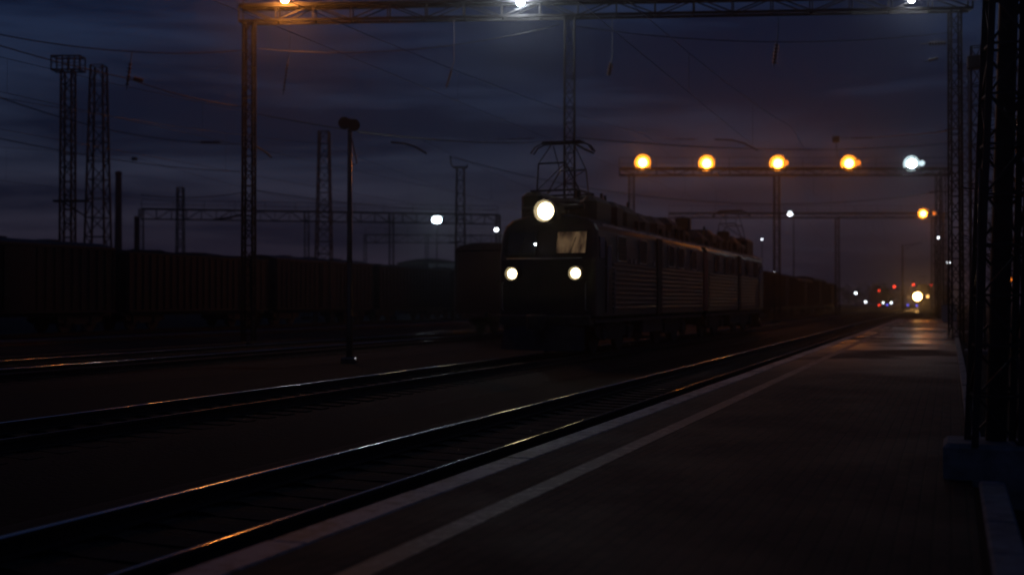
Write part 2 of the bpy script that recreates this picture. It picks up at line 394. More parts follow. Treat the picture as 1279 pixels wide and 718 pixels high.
def cab_light():
    m=bpy.data.materials.new('lit_cab_glass'); m.use_nodes=True; nt=m.node_tree; nt.nodes.clear(); N,L=nt.nodes,nt.links
    tc=N.new('ShaderNodeTexCoord'); mp=N.new('ShaderNodeMapping'); mp.inputs['Scale'].default_value=(2.6,1,.9); L.new(tc.outputs['Object'],mp.inputs[0])
    nz=N.new('ShaderNodeTexNoise'); nz.inputs['Scale'].default_value=1.7; nz.inputs['Detail'].default_value=4; L.new(mp.outputs[0],nz.inputs['Vector'])
    cr=N.new('ShaderNodeValToRGB'); cr.color_ramp.elements[0].position=.38; cr.color_ramp.elements[0].color=(.010,.005,.003,1); cr.color_ramp.elements[1].position=.6; cr.color_ramp.elements[1].color=(.085,.052,.026,1)
    L.new(nz.outputs['Fac'],cr.inputs[0]); e=N.new('ShaderNodeEmission'); L.new(cr.outputs[0],e.inputs['Color'])
    gl=N.new('ShaderNodeBsdfGlossy'); gl.inputs['Roughness'].default_value=.05; gl.inputs['Color'].default_value=(.06,.06,.06,1)
    ad=N.new('ShaderNodeAddShader'); L.new(e.outputs[0],ad.inputs[0]); L.new(gl.outputs[0],ad.inputs[1])
    o=N.new('ShaderNodeOutputMaterial'); L.new(ad.outputs[0],o.inputs['Surface']); m.cycles.emission_sampling='NONE'
    return m
E['cab']=cab_light()
def floodlight(pos, kind, label, group=None, r=0.26, ghost=0, base_z=None, ghost_kind=None, yaw=TH, dish=True):
    """luminaire on a short bracket: hood, glass; pos is the centre of the glass"""
    t = empty('floodlight', (pos.x, pos.y, pos.z), yaw)
    tag(t, label, 'floodlight', group)
    hz = base_z if base_z is not None else -0.9
    yb_=r*1.4+.04; b = MB(); b.tube([(0,yb_,hz),(0,yb_,-0.05),(0,yb_-.02,r*0.9)], 0.03, 6); b.bar((-0.18,yb_,r*0.55),(0.18,yb_,r*0.55),0.04); b.build('bracket', M['steel'], t)
    h = MB()
    for s_ in ([0] if not ghost else [0, 1]):
        x = s_*ghost
        n=12; vs=[]; fs=[]
        for i,(rr_,zz) in enumerate([(r*0.95,r*0.8),(r*0.8,r*1.0),(r*0.5,r*1.3),(r*0.2,r*1.5)]):
            for k in range(n): vs.append((x+rr_*math.cos(2*PI*k/n), r*1.15+rr_*.5*math.sin(2*PI*k/n), zz))
        for i in range(3):
            for k in range(n): fs.append((i*n+k,i*n+(k+1)%n,i*n+n+(k+1)%n,i*n+n+k))
        fs.append(tuple(range(3*n,4*n))); h.add(vs, fs, 0, True)
    h.build('hood', M['lamp_body'], t)
    d = MB(); n=20; vs=[]; fs=[]
    rd = r if dish else r*.45
    tilt = Matrix.Rotation(math.radians(12),3,'X')
    for i,(rr_,yy_) in enumerate([(rd*.25,r*1.15),(rd*.9,r*.95),(rd*1.3,r*.6 if dish else r*.8),(rd*1.55,r*.1 if dish else r*.7),(rd*1.58,r*.14 if dish else r*.74),(rd*1.3,r*.9),(rd*.9,r*1.08),(rd*.25,r*1.3)]):
        for k in range(n): vs.append(tilt@Vector((rr_*math.cos(2*PI*k/n), yy_, rr_*math.sin(2*PI*k/n))))
    for i in range(7):
        for k in range(n): fs.append((i*n+k,i*n+n+k,i*n+n+(k+1)%n,i*n+(k+1)%n))
    d.add(vs, fs, 0, True); d.build('halo_reflector', M['halo_reflector'], t)  # oversized dish behind the bulb, added to catch a halo of its light
    l = MB(); l.sphere((0,0,0), r*.8, r*.8, r*.8, 14, 9); l.build('lamp_glass', E[kind], t)
    if ghost:
        l = MB(); l.sphere((ghost+r*.3,0,r*0.1), r*0.55, r*0.55, r*0.5, 10, 6); l.build('lamp_glass', E[ghost_kind or kind], t)  # second glow added beside the lamp, standing for its lens ghost
    return t

# ------------------------------------------------------------------ gantry 1 (near, floodlit crossbeam)
def gantry(masts, zc, h, w, y_skew_label, mw0=0.55, mw1=0.42, ext=(0,0), topz=None, step=1.5, chord=0.1, label='', names=None):
    t = empty('portal_gantry', (masts[0][0], masts[0][1], 0)); o = Vector((masts[0][0], masts[0][1], 0))
    tag(t, label, 'portal gantry', 'portal gantries across the yard')
    a = Vector((*masts[0],0)); b = Vector((*masts[-1],0)); d = (b-a).normalized(); rot = math.atan2(d.y,d.x)
    for m_ in masts:
        mb = MB(); lattice(mb, m_[0]-o.x, m_[1]-o.y, GND-.1, (topz or zc)-0.01, mw0, mw1, 0.07, 0.03, rot=rot, step=0.6)
        mb.bbox(m_[0]-o.x-.45, m_[0]-o.x+.45, m_[1]-o.y-.45, m_[1]-o.y+.45, GND-.3, GND+.25, .04)
        mb.build('mast', M['beam_steel'], t)
    mb = MB(); A = a-d*ext[0]-o; B = b+d*ext[1]-o; truss(mb, A+Vector((0,0,zc)), B+Vector((0,0,zc)), h, w, chord, 0.045, step=step)
    mb.build('crossbeam', M['beam_steel'], t)
    # walkway handrail on top
    mb = MB(); r = Vector((-d.y,d.x,0))*w/2
    L = (B-A).length; n=int(L/3)
    for i in range(n+1):
        q = A+d*L*i/n + r + Vector((0,0,zc+h)); mb.bar(q, q+Vector((0,0,1.0)), .035)
    mb.bar(A+r+Vector((0,0,zc+h+1.0)), B+r+Vector((0,0,zc+h+1.0)), .035)
    mb.bar(A+r+Vector((0,0,zc+h+.5)), B+r+Vector((0,0,zc+h+.5)), .03)
    mb.build('handrail', M['beam_steel'], t)
    return t
D1L, D1M, D1R = 46.0, 45.0, 44.0
g1 = [xat(310.5,D1L), xat(711.5,D1M), xat(1194,D1R)]
zc1 = at(310,27.5,D1L).z
gantry(g1, zc1, 0.62, 0.55, '', label='nearest tall portal gantry whose crossbeam runs along the top of the view', mw0=0.44, mw1=0.38, ext=(.35,.6))
G1 = lambda px, py: at(px, py, 45.3 - (px-310)/884*1.6)
# ------------------------------------------------------------------ gantry 2 (five lamps)
D2 = 95.0
zc2 = at(900,219,D2).z
gantry([xat(789,D2), xat(970.5,D2), xat(1173,D2)], zc2, 0.55, 0.5, '', label='middle portal gantry carrying the row of five bright lamps', mw0=0.5, mw1=0.42, ext=(1,1), topz=zc2, chord=.12)
# gantry 3
D3 = 150.0
zc3 = at(1000,272,D3).z
gantry([xat(845,D3), xat(1046,D3), xat(1166,D3)], zc3, 0.6, 0.6, '', label='farthest portal gantry, seen small below the row of orange lamps', mw0=0.5, mw1=0.45, ext=(1,2), topz=zc3, chord=.13)
# gantries on the left, behind the wagon row
DL = 118.0
gantry([xat(176,DL), xat(383,DL+3), xat(489,DL+5), xat(622,DL+8)], at(300,273.5,DL).z, at(300,261,DL).z-at(300,273.5,DL).z, 0.6, '', label='long portal gantry crossing the left yard behind the wagon row', mw0=0.5, mw1=0.45, ext=(0,0), topz=at(300,261,DL).z)
gantry([xat(456,170), xat(533,171), xat(640,172)], at(500,303,170).z, 1.2, 0.6, '', label='low small portal gantry beneath the white yard lamp', mw0=0.5, mw1=0.4, topz=at(500,303,170).z+1.2)

# lamps on gantry 1
gl = 'floodlights on the nearest gantry'
ztop = zc1+0.62
def on_g1(px, py, kind, label, r=.24):
    q = G1(px, py); return floodlight(q, kind, label, gl, r=r, dish=False, base_z=ztop-q.z+0.07)
on_g1(355, -2, 'orange_near', 'orange floodlight at the top edge above the tall left gantry mast', .19)
on_g1(650, 2, 'white_near', 'white floodlight on the near crossbeam above the locomotive', .17)
on_g1(1140, -1, 'white_mid', 'white floodlight on the near crossbeam above the platform end', .12)
on_g1(845, -9, 'orange_dim', 'faint floodlight on the near crossbeam between its two white ones', .18)
# lamps on gantry 2
gl = 'lamps in the row on the middle gantry'
for px, py, kind, lab, tw in [(803,203,'orange','leftmost orange lamp of the row on the middle gantry',0),(883,204,'orange','second orange lamp of the row, counted from the locomotive side',0),
        (972,204,'orange','third orange lamp of the row, right above the middle gantry mast',.62),(1061,204,'orange','fourth orange lamp of the row, next to the white one',.72),
        (1139.5,204.5,'white','white lamp ending the row of orange ones',.85)]:
    q = at(px, py, D2-.3); floodlight(q, kind, lab, gl, r=.46, ghost=tw*.82, base_z=zc2+.55-q.z+.05, ghost_kind='orange_dim' if kind=='orange' else 'white_ghost')
q = at(1153.5,267,140); floodlight(q, 'orange', 'single orange lamp low at the platform end under the white one', None, r=.42, ghost=1.3, base_z=-1.0, ghost_kind='orange_dim')
bm = MB(); bm.bar((0,0,0),(2.4,.1,0),.08); bm.tube([(2.4,.1,-q.z+GND),(2.4,.1,1.2)],.09,8)
tag(bm.build('lamp_post', M['steel'], None, (q.x,q.y,q.z-1.0)), 'dark post with an arm bearing the single low orange lamp', 'lamp post')

# free-standing lamps
def street_lamp(px, py, D, kind, label, r=.3, group='small lamp posts in the far yard', arm=0):
    q = at(px, py, D); t = empty('lamp_post', (q.x,q.y,GND-.1), TH); tag(t, label, 'lamp post', group)
    H = q.z-GND+.1
    m_ = MB(); m_.tube([(arm,0.1,0),(arm,0.1,H*.5),(arm,.1,H+.1)], [.11,.085,.06], 8); 
    if arm: m_.tube([(arm,.1,H),(0,.05,H+.2)], .04, 6)
    m_.build('pole', M['pole'], t)
    h = MB(); h.bbox(-r*1.2,r*1.2,-r,r, H+r*.75,H+r*1.2,.03); h.build('hood', M['lamp_body'], t)
    l = MB(); l.sphere((0,0,H), r,r,r*.85,12,8); l.build('lamp_glass', E[kind], t)
    return t
street_lamp(545.5,275,150,'white','bright bluish white yard lamp left of the locomotive',.62)
street_lamp(620,287,120,'white_dim','small white lamp on a thin pole touching the locomotive outline',.22)
street_lamp(987,267,150,'white_dim','small white lamp below the middle gantry to the right of its mast',.34, arm=.5)
street_lamp(952,299,170,'white_dim','faint lamp just above the rear end of the locomotive',.1)
street_lamp(957,348,170,'white_dim','tiny white lamp touching the rear end of the locomotive',.18)
street_lamp(967,340,260,'white_dim','highest of the tiny white lamps beyond the locomotive',.26)
street_lamp(978,346.5,230,'white_dim','brightest of the tiny white lamps beyond the locomotive',.3)
street_lamp(985.5,350.5,240,'white_dim','rightmost of the tiny white lamps beyond the locomotive',.2)
street_lamp(971,351,260,'white_dim','lowest of the tiny white lamps beyond the locomotive',.2)
street_lamp(1044,358,300,'white_dim','lone tiny lamp far off between the two groups of white lamps',.2)
street_lamp(1069,366,300,'white_dim','white lamp standing highest left of the red signals',.3)
street_lamp(1172,297,100,'white_dim','small white lamp on the dark mast above the approaching train',.1)
street_lamp(1185,328,90,'white_dim','small white lamp right of the approaching train near the masts',.1)
street_lamp(1279,338,60,'white_dim','faint lamp at the right edge behind the bare tree',.07)

# signals
def signal(px, py, D, kind, label, r=.2, low=False, group='colour light signals of the yard'):
    q = at(px, py, D); t = empty('railway_signal', (q.x,q.y,GND-.1), TH); tag(t, label, 'railway signal', group)
    H = q.z-GND+.1
    m_ = MB(); m_.tube([(0,.25,0),(0,.25,H+.4)], .07, 8); m_.bbox(-.25,.25,0,.5,0,.15,.02); m_.build('mast', M['steel'], t)
    h = MB(); z1_ = H+.35 if low else H+.9
    h.bbox(-.28,.28,.03,.2, H-.35, z1_, .05); h.build('signal_head', M['dark_steel'], t)
    v = MB(); n=10
    for k in range(n): 
        a0, a1 = PI*k/n, PI*(k+1)/n
        v.add([(r*1.2*math.cos(a0),.03,H+r*1.2*math.sin(a0)),(r*1.2*math.cos(a1),.03,H+r*1.2*math.sin(a1)),(r*1.2*math.cos(a1),-.2,H+r*1.2*math.sin(a1)),(r*1.2*math.cos(a0),-.2,H+r*1.2*math.sin(a0))],[(0,1,2,3)])
    v.build('visor', M['dark_steel'], t)
    l = MB(); l.sphere((0,.0,H), r,.05,r,12,8); l.build('lens', E[kind], t)
signal(1098,363,330,'red','red signal leftmost in the upper line of red lights',.18)
signal(1117,358,300,'red','brightest red signal, second in the line of red lights',.26)
signal(1141,355.5,290,'red','red signal just left above the approaching train',.22)
signal(1163,356,280,'red','red signal just right above the approaching train',.20)
signal(1098,381,230,'red','low red signal at rail level beneath the leftmost red one',.15,True)
signal(1081,377,260,'white_dim','low white signal farthest left of the row at rail level',.2,True)
signal(1103,378,250,'white_dim','low white signal beside the low red one',.15,True)
signal(1113,378,255,'white_dim','low white signal between the two small blue ones',.18,True)
signal(1108,380.5,240,'blue','small blue signal between the two low white ones',.16,True)
signal(1134,381,235,'blue','small blue signal left of the approaching train',.15,True)
signal(1145,381.5,230,'blue','small violet-blue signal right at the foot of the approaching train',.15,True)

# ------------------------------------------------------------------ free-standing lattice towers and posts at the left
def tower(px, ytop, D, wtop, wbase, label, cat='lattice mast', leg=.09, ybase=None, name='lattice_mast', step=None, group='lattice masts in the left yard', rot=TH, pxb=None):
    x, y = xat(px, D); zt = at(px, ytop, D).z; s = D/F
    t = empty(name, (x,y,GND-.1)); tag(t, label, cat, group)
    mb = MB(); xb, yb = xat(pxb or px, D)
    lattice(mb, xb-x, yb-y, 0, zt-GND+.1, wbase*s, wtop*s, leg, leg*.5, rot=rot, step=step, lean=(x-xb,y-yb)); mb.build('shaft', M['steel'], t)
    return t, s, zt-GND+.1
t, s, H = tower(84, 88, 66, 13, 15, 'lattice mast with a wide boxy platform on top, far left', leg=.09, step=.8)
R = Matrix.Rotation(TH,3,'Z')
mb = MB()
for dx in (-18,-11,-4,4,11,18):
    for dy in (-.4,.4): mb.bar(R@Vector((dx*s,dy,H-.05)), R@Vector((dx*s,dy,H+.78)), .06)
for z in (H, H+.4, H+.8):
    for dy in (-.4,.4): mb.bar(R@Vector((-18.5*s,dy,z)), R@Vector((18.5*s,dy,z)), .09 if z!=H+.4 else .04)
for dx in (-18,18):
    for z in (H,H+.8): mb.bar(R@Vector((dx*s,-.4,z)), R@Vector((dx*s,.4,z)), .07)
mb.build('top_platform', M['steel'], t)
mb = MB(); zz = (H+at(0,88,66).z*0) 
za = at(0,251,66).z-GND+.1
mb.bar(R@Vector((-18*s,0,za)), R@Vector((27*s,0,za)), .14); mb.build('crossarm', M['steel'], t); mb=MB(); mb.bar(R@Vector((-4*s,0,za-.1)), R@Vector((24*s,0,za-.95)), .08); mb.build('diagonal_strut', M['steel'], t)
tower(122, 82, 72, 15, 29, 'tapering lattice mast standing next to the one with the boxy top', leg=.10, step=1.2, group='lattice masts in the left yard')
tower(225, 234, 130, 7, 10, 'small distant lattice mast alone between the short post and the tall gantry mast', leg=.11)
tower(404.5, 164, 84, 12, 22, 'lattice mast between the tall gantry mast and the post with round heads', leg=.085, step=.9)
t, s, H = tower(575, 209, 96, 9, 14, 'lattice mast with a forked bracket on top beside the white yard lamp', leg=.10)
mb = MB(); mb.bar(R@Vector((-9*s,0,H)), R@Vector((9*s,0,H)), .16); mb.tube([R@Vector((-9*s,0,H)), R@Vector((-12*s,0,H+.35)), R@Vector((-12.5*s,0,H+.95))], .06, 6)
mb.bar(R@Vector((8*s,0,H)), R@Vector((9*s,0,H+.25)), .08); mb.build('bracket', M['steel'], t)
# chimney and short stack
def stack(px, ytop, D, w0, w1, label, m_, name='chimney'):
    x, y = xat(px, D); H = at(px,ytop,D).z-GND+.1; s=D/F/2
    t = empty(name,(x,y,GND-.1)); tag(t,label,'chimney','chimneys behind the wagons')
    mb=MB(); mb.tube([(0,0,0),(0,0,H*.5),(0,0,H-.3)],[w1*s,(w0+w1)*s/2,w0*s],16); mb.build('shaft',m_,t)
    mb=MB(); mb.tube([(0,0,H-.3),(0,0,H-.05),(0,0,H)],[w0*s*1.12,w0*s*1.1,w0*s*.8],16); mb.build('rim',m_,t)
stack(147.5,214,105,7.5,10.5,'tall brown chimney right of the tapering lattice mast',M['brick'])
stack(170,270,110,5,6.5,'short dark chimney, half as tall as its neighbour',M['brick'])

# post with two round heads
x, y = xat(436.5, 36.5); t = empty('loudspeaker_post',(x,y,GND-.05),TH)
tag(t,'tall slim post with two dark round heads in the middle of the yard','post')
H = at(0,152,36.5).z-GND
mb=MB(); mb.tube([(0,0,0),(0,0,H*.4),(0,0,H)],[.105,.09,.07],14); mb.bbox(-.25,.25,-.25,.25,-.1,.12,.03); mb.build('pole',M['pole'],t)
for sx, dz in ((-.145,-.02),(.165,-.09)):
    mb=MB(); mb.tube([(sx,-.22,H+dz),(sx,-.18,H+dz),(sx,-.02,H+dz),(sx,.14,H+dz)],[.20,.19,.12,.06],16); mb.build('round_head',M['rubber'],t)
mb=MB(); mb.tube([(0,0,H),(0,0,H+.10),(0,0,H+.16)],[.10,.08,.03],10); mb.build('cap',M['rubber'],t)
mb=MB(); mb.tube([(.07,-.03,H-.5),(.24,-.03,H-1.3),(.1,-.03,H-1.35)],.02,6); mb.build('bracket_rod',M['pole'],t)

# ------------------------------------------------------------------ masts along the platform's right side
# nearest mast on its concrete block
x0, y0 = 0.335, 10.35
t = empty('lattice_mast',(x0,y0,PLAT)); tag(t,'largest lattice mast, rising from a pale concrete block at the platform side','lattice mast','masts along the platform')
mb=MB(); lattice(mb,0,0,.28,12.5,.36,.17,.055,.02,rot=0.15,step=.42,lean=(.42,.1)); mb.build('shaft',M['steel'],t)
mb=MB(); mb.tube([(.02,.16,.28),(.2,.2,6),(.42,.2,12)],[.085,.075,.06],12); mb.build('inner_pole',M['dark_steel'],t)
mb=MB(); mb.tube([(-.155,-.19,.28),(-.10,-.16,2.6)],.014,8); mb.build('conduit',M['pole'],t)
for za, l_ in ((3.1,.9),(4.3,.7)):
    mb=MB(); mb.bar((.1,0,za),(.1+l_,.1,za+.25),.06); mb.bar((.1,0,za-.5),(.1+l_*.8,.1,za+.2),.035); mb.build('bracket',M['steel'],t)
b=MB(); b.bbox(-.40,.28,-.22,.42,-.53,.30,.035)
b.build('concrete_base',M['conc'],t)
def pmast(px, D, ytop, w0, w1, label, box=False):
    x,y=xat(px,D); t=empty('lattice_mast',(x,y,GND)); tag(t,label,'lattice mast','masts along the platform'); H=at(px,ytop,D).z-GND
    mb=MB(); lattice(mb,0,0,0,H,w0,w1,.07,.03,rot=0,step=.6); mb.build('shaft',M['steel'],t)
    mb=MB(); mb.bbox(-.4,.4,-.4,.4,-.1,.35,.03); mb.build('concrete_base',M['conc'],t)
    if box:
        mb=MB(); mb.bbox(-.28,.28,-.24,.24,H-.7,H-.3,.03); mb.build('terminal_box',M['dark_steel'],t)
    return t,H
pmast(1221,36,58,.42,.32,'lattice mast with a box near its top, left of the largest mast',True)
pmast(1206,58,80,.45,.36,'slender lattice mast glimpsed behind the near gantry end mast')
t,H=pmast(1178,88,214,.5,.45,'dark lattice mast at the far platform end beneath the white lamp of the row')
mb=MB(); mb.bar((-1.2,0,H-.2),(1.2,0,H-.2),.12); mb.build('crossarm',M['steel'],t); mb=MB(); mb.bar((-1,0,H-1.6),(1.,0,H-1.6),.1); mb.build('crossarm',M['steel'],t)
# signal cabinet / shelters by the platform end
for px,D,w,h_,lab in ((1174,80,1.0,1.6,'grey equipment cabinet at the far platform end beneath the dark mast'),(1203,50,.6,1.1,'small grey cabinet beside the platform kerb, nearer than the other one')):
    x,y=xat(px,D); t=empty('equipment_cabinet',(x+ .6,y,GND)); tag(t,lab,'cabinet','cabinets by the platform')
    mb=MB(); mb.bbox(-w/2,w/2,-.3,.3,0,h_,.03); mb.build('body',M['wall'],t)
    mb=MB(); mb.box(-w/2+.06,w/2-.06,-.33,-.304,.15,h_-.12); mb.build('door',M['wall'],t)
    mb=MB(); mb.extrude([(-w/2-.06,h_+.003),(w/2+.06,h_+.003),(w/2+.06,h_+.04),(0,h_+.12),(-w/2-.06,h_+.04)],-.36,.36); mb.build('lid',M['steel'],t)
# L-shaped post near the far signals
x,y=xat(1127.5,200); t=empty('catenary_post',(x,y,GND),TH); tag(t,'slim distant post with one long arm, left of the single orange lamp','post')
H=at(0,306,200).z-GND
mb=MB(); mb.tube([(0,0,0),(0,0,H)],[.2,.13],8); mb.build('pole',M['steel'],t)
mb=MB(); mb.bar((0,0,H-.2),(3.4,0,H+.4),.12); mb.bar((0,0,H-1.2),(2.,0,H+.1),.07); mb.build('arm',M['steel'],t)

# ------------------------------------------------------------------ overhead wires
def sagline(a, b, sag, n=14):
    a=Vector(a); b=Vector(b); return [a.lerp(b,i/n)-Vector((0,0,sag*4*(i/n)*(1-i/n))) for i in range(n+1)]
def wire(pts, r, label, cat='overhead wire', group='overhead wires of the yard', m_='wire'):
    mb=MB(); mb.tube(pts, r, 5); o=mb.build('overhead_wire',M[m_]); tag(o,label,cat,group); return o
def catenary(x, zc, zm, ys, label):
    """contact wire, messenger wire and droppers as one assembly"""
    t=empty('overhead_line',(x,0,0)); tag(t,label,'overhead line','overhead lines above the tracks')
    mb=MB(); mb.tube([(0.25*(-1)**i,y,zc) for i,y in enumerate(ys)],.006,5); mb.build('contact_wire',M['wire'],t)
    mb=MB(); drs=[]
    for i in range(len(ys)-1):
        a=Vector((0.25*(-1)**i,ys[i],zm)); b=Vector((0.25*(-1)**(i+1),ys[i+1],zm)); L=b.y-a.y
        pts=sagline(a,b,min(1.3,L*.022)); mb.tube(pts,.007,5,caps=False)
        if i<3:
            for k in range(2,len(pts)-1,2): drs.append((pts[k],zc))
    mb.build('messenger_wire',M['wire'],t); 
    for q,zz in drs:
        d_=MB(); d_.tube([q,Vector((q.x,q.y,zz))],.004,4); d_.build('dropper',M['wire'],t)
ys=[-22,45.5,97,152,215,280,350]
catenary(TR['near'],6.6,8.6,ys,'overhead line strung above the platform track')
catenary(TR['loco'],6.78,8.6,ys,'overhead line touching the raised pantographs of the locomotive')
catenary(TR['a'],6.7,8.7,[-10,44,100,155,220,290],'overhead line above the single dark covered wagon')
catenary(TR['b'],6.7,8.7,[-10,44,100,155,220,290],'overhead line above the empty track left of the single covered wagon')
catenary(TR['c'],6.7,8.7,[-10,44,100,155,220,290],'overhead line above the empty track before the wagon row')
# cross wires seen at the upper left
wire(sagline(at(-60,30,40),at(163,64,44),.15)+sagline(at(163,64,44),at(305,62,46),.1)[1:],.022,'upper wire sagging from the left edge to the tall gantry mast')
wire(sagline(at(-60,38,38),at(160,98,44),.1)+sagline(at(160,98,44),at(303,133,46),.15)[1:],.022,'wire that slants through the dark insulator left of the tall gantry mast')
wire(sagline(at(-60,100,50),at(150,165,70),.2)+sagline(at(150,165,70),at(300,180,90),.2)[1:],.03,'thin wire crossing behind the two lattice towers at mid height')
wire(sagline(at(-60,160,60),at(300,214,100),.5),.03,'lowest thin wire crossing behind the two lattice towers')
wire(sagline(at(320,60,46),at(700,30,45),.55),.02,'wire drooping below the near crossbeam, from left mast to middle mast')
wire(sagline(at(718,32,45),at(1190,40,44),.5),.018,'wire under the near crossbeam from middle mast to platform mast')
wire(sagline(at(320,142,46),at(640,178,60),.3),.02,'wire from the tall gantry mast running above the post with round heads')
wire(sagline(at(447,165,36.5),at(690,176,60),.2),.02,'wire from the post with round heads towards the locomotive')
wire(sagline(at(720,172,60),at(1190,178,90),.6),.03,'wire passing just above the row of orange lamps')
wire(sagline(at(320,238,90),at(620,262,110),.5),.03,'thin wire above the long left gantry')
wire(sagline(at(175,243,110),at(305,240,110),.4),.035,'thin wire joining the chimney tops and the tall gantry mast')
wire(sagline(at(560,195,90),at(1173,240,95),2.2),.03,'long wire sagging from the forked mast to the platform end')
wire(sagline(at(1190,163,60),at(1060,172,90),.1),.03,'short wire reaching left from the platform masts above the white lamp')

# insulators hanging below gantry 1
def insulator(a, b, label, group='insulator strings under the near crossbeam', r=.07, n=8, hang=None):
    a=Vector(a); b=Vector(b); o=a.copy(); t=empty('insulator_string',o); tag(t,label,'insulator',group)
    mb=MB(); mb.tube([Vector(), b-a],.018,6); mb.build('rod',M['dark_steel'],t)
    if hang: mb=MB(); mb.tube([Vector((0,0,hang-a.z)), Vector()],.012,5); mb.build('hanger_wire',M['wire'],t)
    d=(b-a); mb=MB(); P_=[]; R_=[]
    for i in range(n):
        c=d*(.35+.6*i/n); q=d.normalized()
        P_+=[c-q*.03,c-q*.015,c+q*.02,c+q*.05]; R_+=[r*.3,r*.5,r,r*.35]
    mb.tube(P_,R_,10); mb.build('discs',M['insul'],t)
insulator(at(361,60,45.2),at(353,119,45.2),'hanging insulator below the orange floodlight by the tall gantry mast',hang=zc1)
insulator(at(567,76,45),at(557,111,45),'hanging insulator between tall gantry mast and the middle one',hang=zc1)
insulator(at(765,70,44.7),at(760,96,44.7),'hanging insulator just right of the middle gantry mast',r=.11,n=6,hang=zc1)
insulator(at(973,40,44.3),at(967,84,44.3),'hanging insulator between middle gantry mast and platform masts',r=.12,n=6,hang=zc1)
insulator(at(164,62,44),at(157,112,44),'insulator cluster hanging left of the tall gantry mast',r=.10,n=6)
insulator(at(160,96,44),at(179,101,44),'sideways insulator branching off the hanging cluster',r=.10,n=5)
insulator(at(1150,54.5,43),at(1186,53,43),'upper horizontal insulator beside the near gantry end mast',r=.10,n=6)
insulator(at(1155,77,43),at(1174,72,43),'lower tilted insulator beside the near gantry end mast',r=.07,n=5)
insulator(at(237,177.5,60),at(277,177.5,60),'long horizontal insulator in mid air left of the tall gantry mast',r=.10,n=9)
insulator(at(160,198.5,80),at(172,198.5,80),'short horizontal insulator near the top of the brown chimney',r=.16,n=4)
insulator(at(832,173.5,80),at(872,174,80),'horizontal insulator over the first two orange lamps',r=.07,n=9)
insulator(at(1050,172.5,80),at(1095,172,80),'horizontal insulator over the fourth orange lamp',r=.07,n=9)
insulator(at(620,174,60),at(668,173,60),'horizontal insulator left of the front pantograph',r=.05,n=8)
insulator(at(1172,164,60),at(1200,160,60),'horizontal insulator on the platform masts above the white lamp',r=.08,n=6)
def reg_arm(pts, label, r=.04):
    mb=MB(); mb.tube(pts, r, 6); tag(mb.build('registration_arm',M['dark_steel']),label,'catenary arm','curved catenary arms')
reg_arm([at(488,177.5,55),at(505,179,55),at(518,183,55),at(533,192,55)],'curved arm in the sky between the round-headed post and the locomotive',.05)
reg_arm([at(893,174,78),at(915,175,78),at(930,179,78),at(947,188,78)],'curved arm above and left of the third orange lamp',.06)
reg_arm([at(320,183,46),at(330,189,46),at(339,197,46)],'short arm sticking out of the tall gantry mast',.04)
reg_arm([at(268,274,100),at(285,272,100),at(302,268,100)],'short arm low beside the tall gantry mast, over the wagons',.10)
reg_arm([at(718,179,45),at(730,186,45),at(742,191.5,45)],'slanting arm on the middle gantry mast at pantograph height',.05)
reg_arm([at(560,303,95),at(575,302.5,95)],'short arm level with the top of the single covered wagon',.08)
mb=MB(); q=at(1045,174,88); mb.bbox(-.28,.28,-.2,.2,-.25,.25,.03); mb.bar((0,0,-.25),(0.1,0,-1.5),.06)
tag(mb.build('junction_box',M['dark_steel'],None,q),'small dark box hanging above the fourth orange lamp','junction box')

# ------------------------------------------------------------------ locomotive
def body_profile():
    L=[(-1.50,1.12),(-1.58,1.22),(-1.58,1.8),(-1.58,2.4),(-1.58,2.95),(-1.58,3.5),(-1.555,3.85),(-1.45,4.06),(-1.22,4.22),(-.8,4.33),(-.35,4.38)]
    return L
def front_y(x, z):
    y = 0.0 if z < 2.95 else (z-2.95)*.30
    return y + max(0, abs(x)-.9)**2*.35
def loco_body(length):
    mb=MB(); L=body_profile(); prof=L+[(-a,b) for a,b in reversed(L)]; n=len(prof); m_=len(L)
    rings=[]
    for k,(sc_,dy) in enumerate([(.94,0),(.985,.05),(1,.14)]):
        rings.append([(x*sc_, front_y(x*sc_,z)+dy, 2.7+(z-2.7)*(1-(1-sc_)*.6)) for x,z in prof])
    rings.append([(x,.9,z) for x,z in prof]); rings.append([(x,length,z) for x,z in prof])
    vs=[v for r in rings for v in r]; fs=[]
    for i in range(len(rings)-1):
        for k in range(n): j=(k+1)%n; fs.append((i*n+j,i*n+k,i*n+n+k,i*n+n+j))
    for k in range(m_-1): fs.append((k,k+1,n-2-k,n-1-k))
    e=(len(rings)-1)*n
    for k in range(m_-1): fs.append((e+k,e+n-1-k,e+n-2-k,e+k+1))
    mb.add(vs, fs, 0, False)
    for i,f in enumerate(mb.f):
        c=[sum(mb.v[j][a] for j in f)/len(f) for a in range(3)]
        if c[2]>4.05: mb.m[i]=2
        elif c[1]<.5: mb.m[i]=1
    return mb
def plane_quad(mb, x0,x1,z0,z1,off,mi=0,th=.02,nx=1):
    f=lambda x,z: front_y(x,z)+.0-off
    vs=[(x0,f(x0,z0),z0),(x1,f(x1,z0),z0),(x1,f(x1,z1),z1),(x0,f(x0,z1),z1)]
    bk=[(a,b+th,c) for a,b,c in vs]
    mb.add(vs+bk,[(0,1,2,3),(7,6,5,4),(0,4,5,1),(1,5,6,2),(2,6,7,3),(3,7,4,0)],mi)
def wheel(parent, x, y, r=.62):
    mb=MB(); mb.tube([(x-.07,y,r-.0),(x+.07,y,r)],[r,r],20); mb.tube([(x-.09*(1 if x>0 else -1)*-1,y,r),(x+.12*(1 if x>0 else -1),y,r)],.16,10)
    return mb.build('wheel',M['dark_steel'],parent)
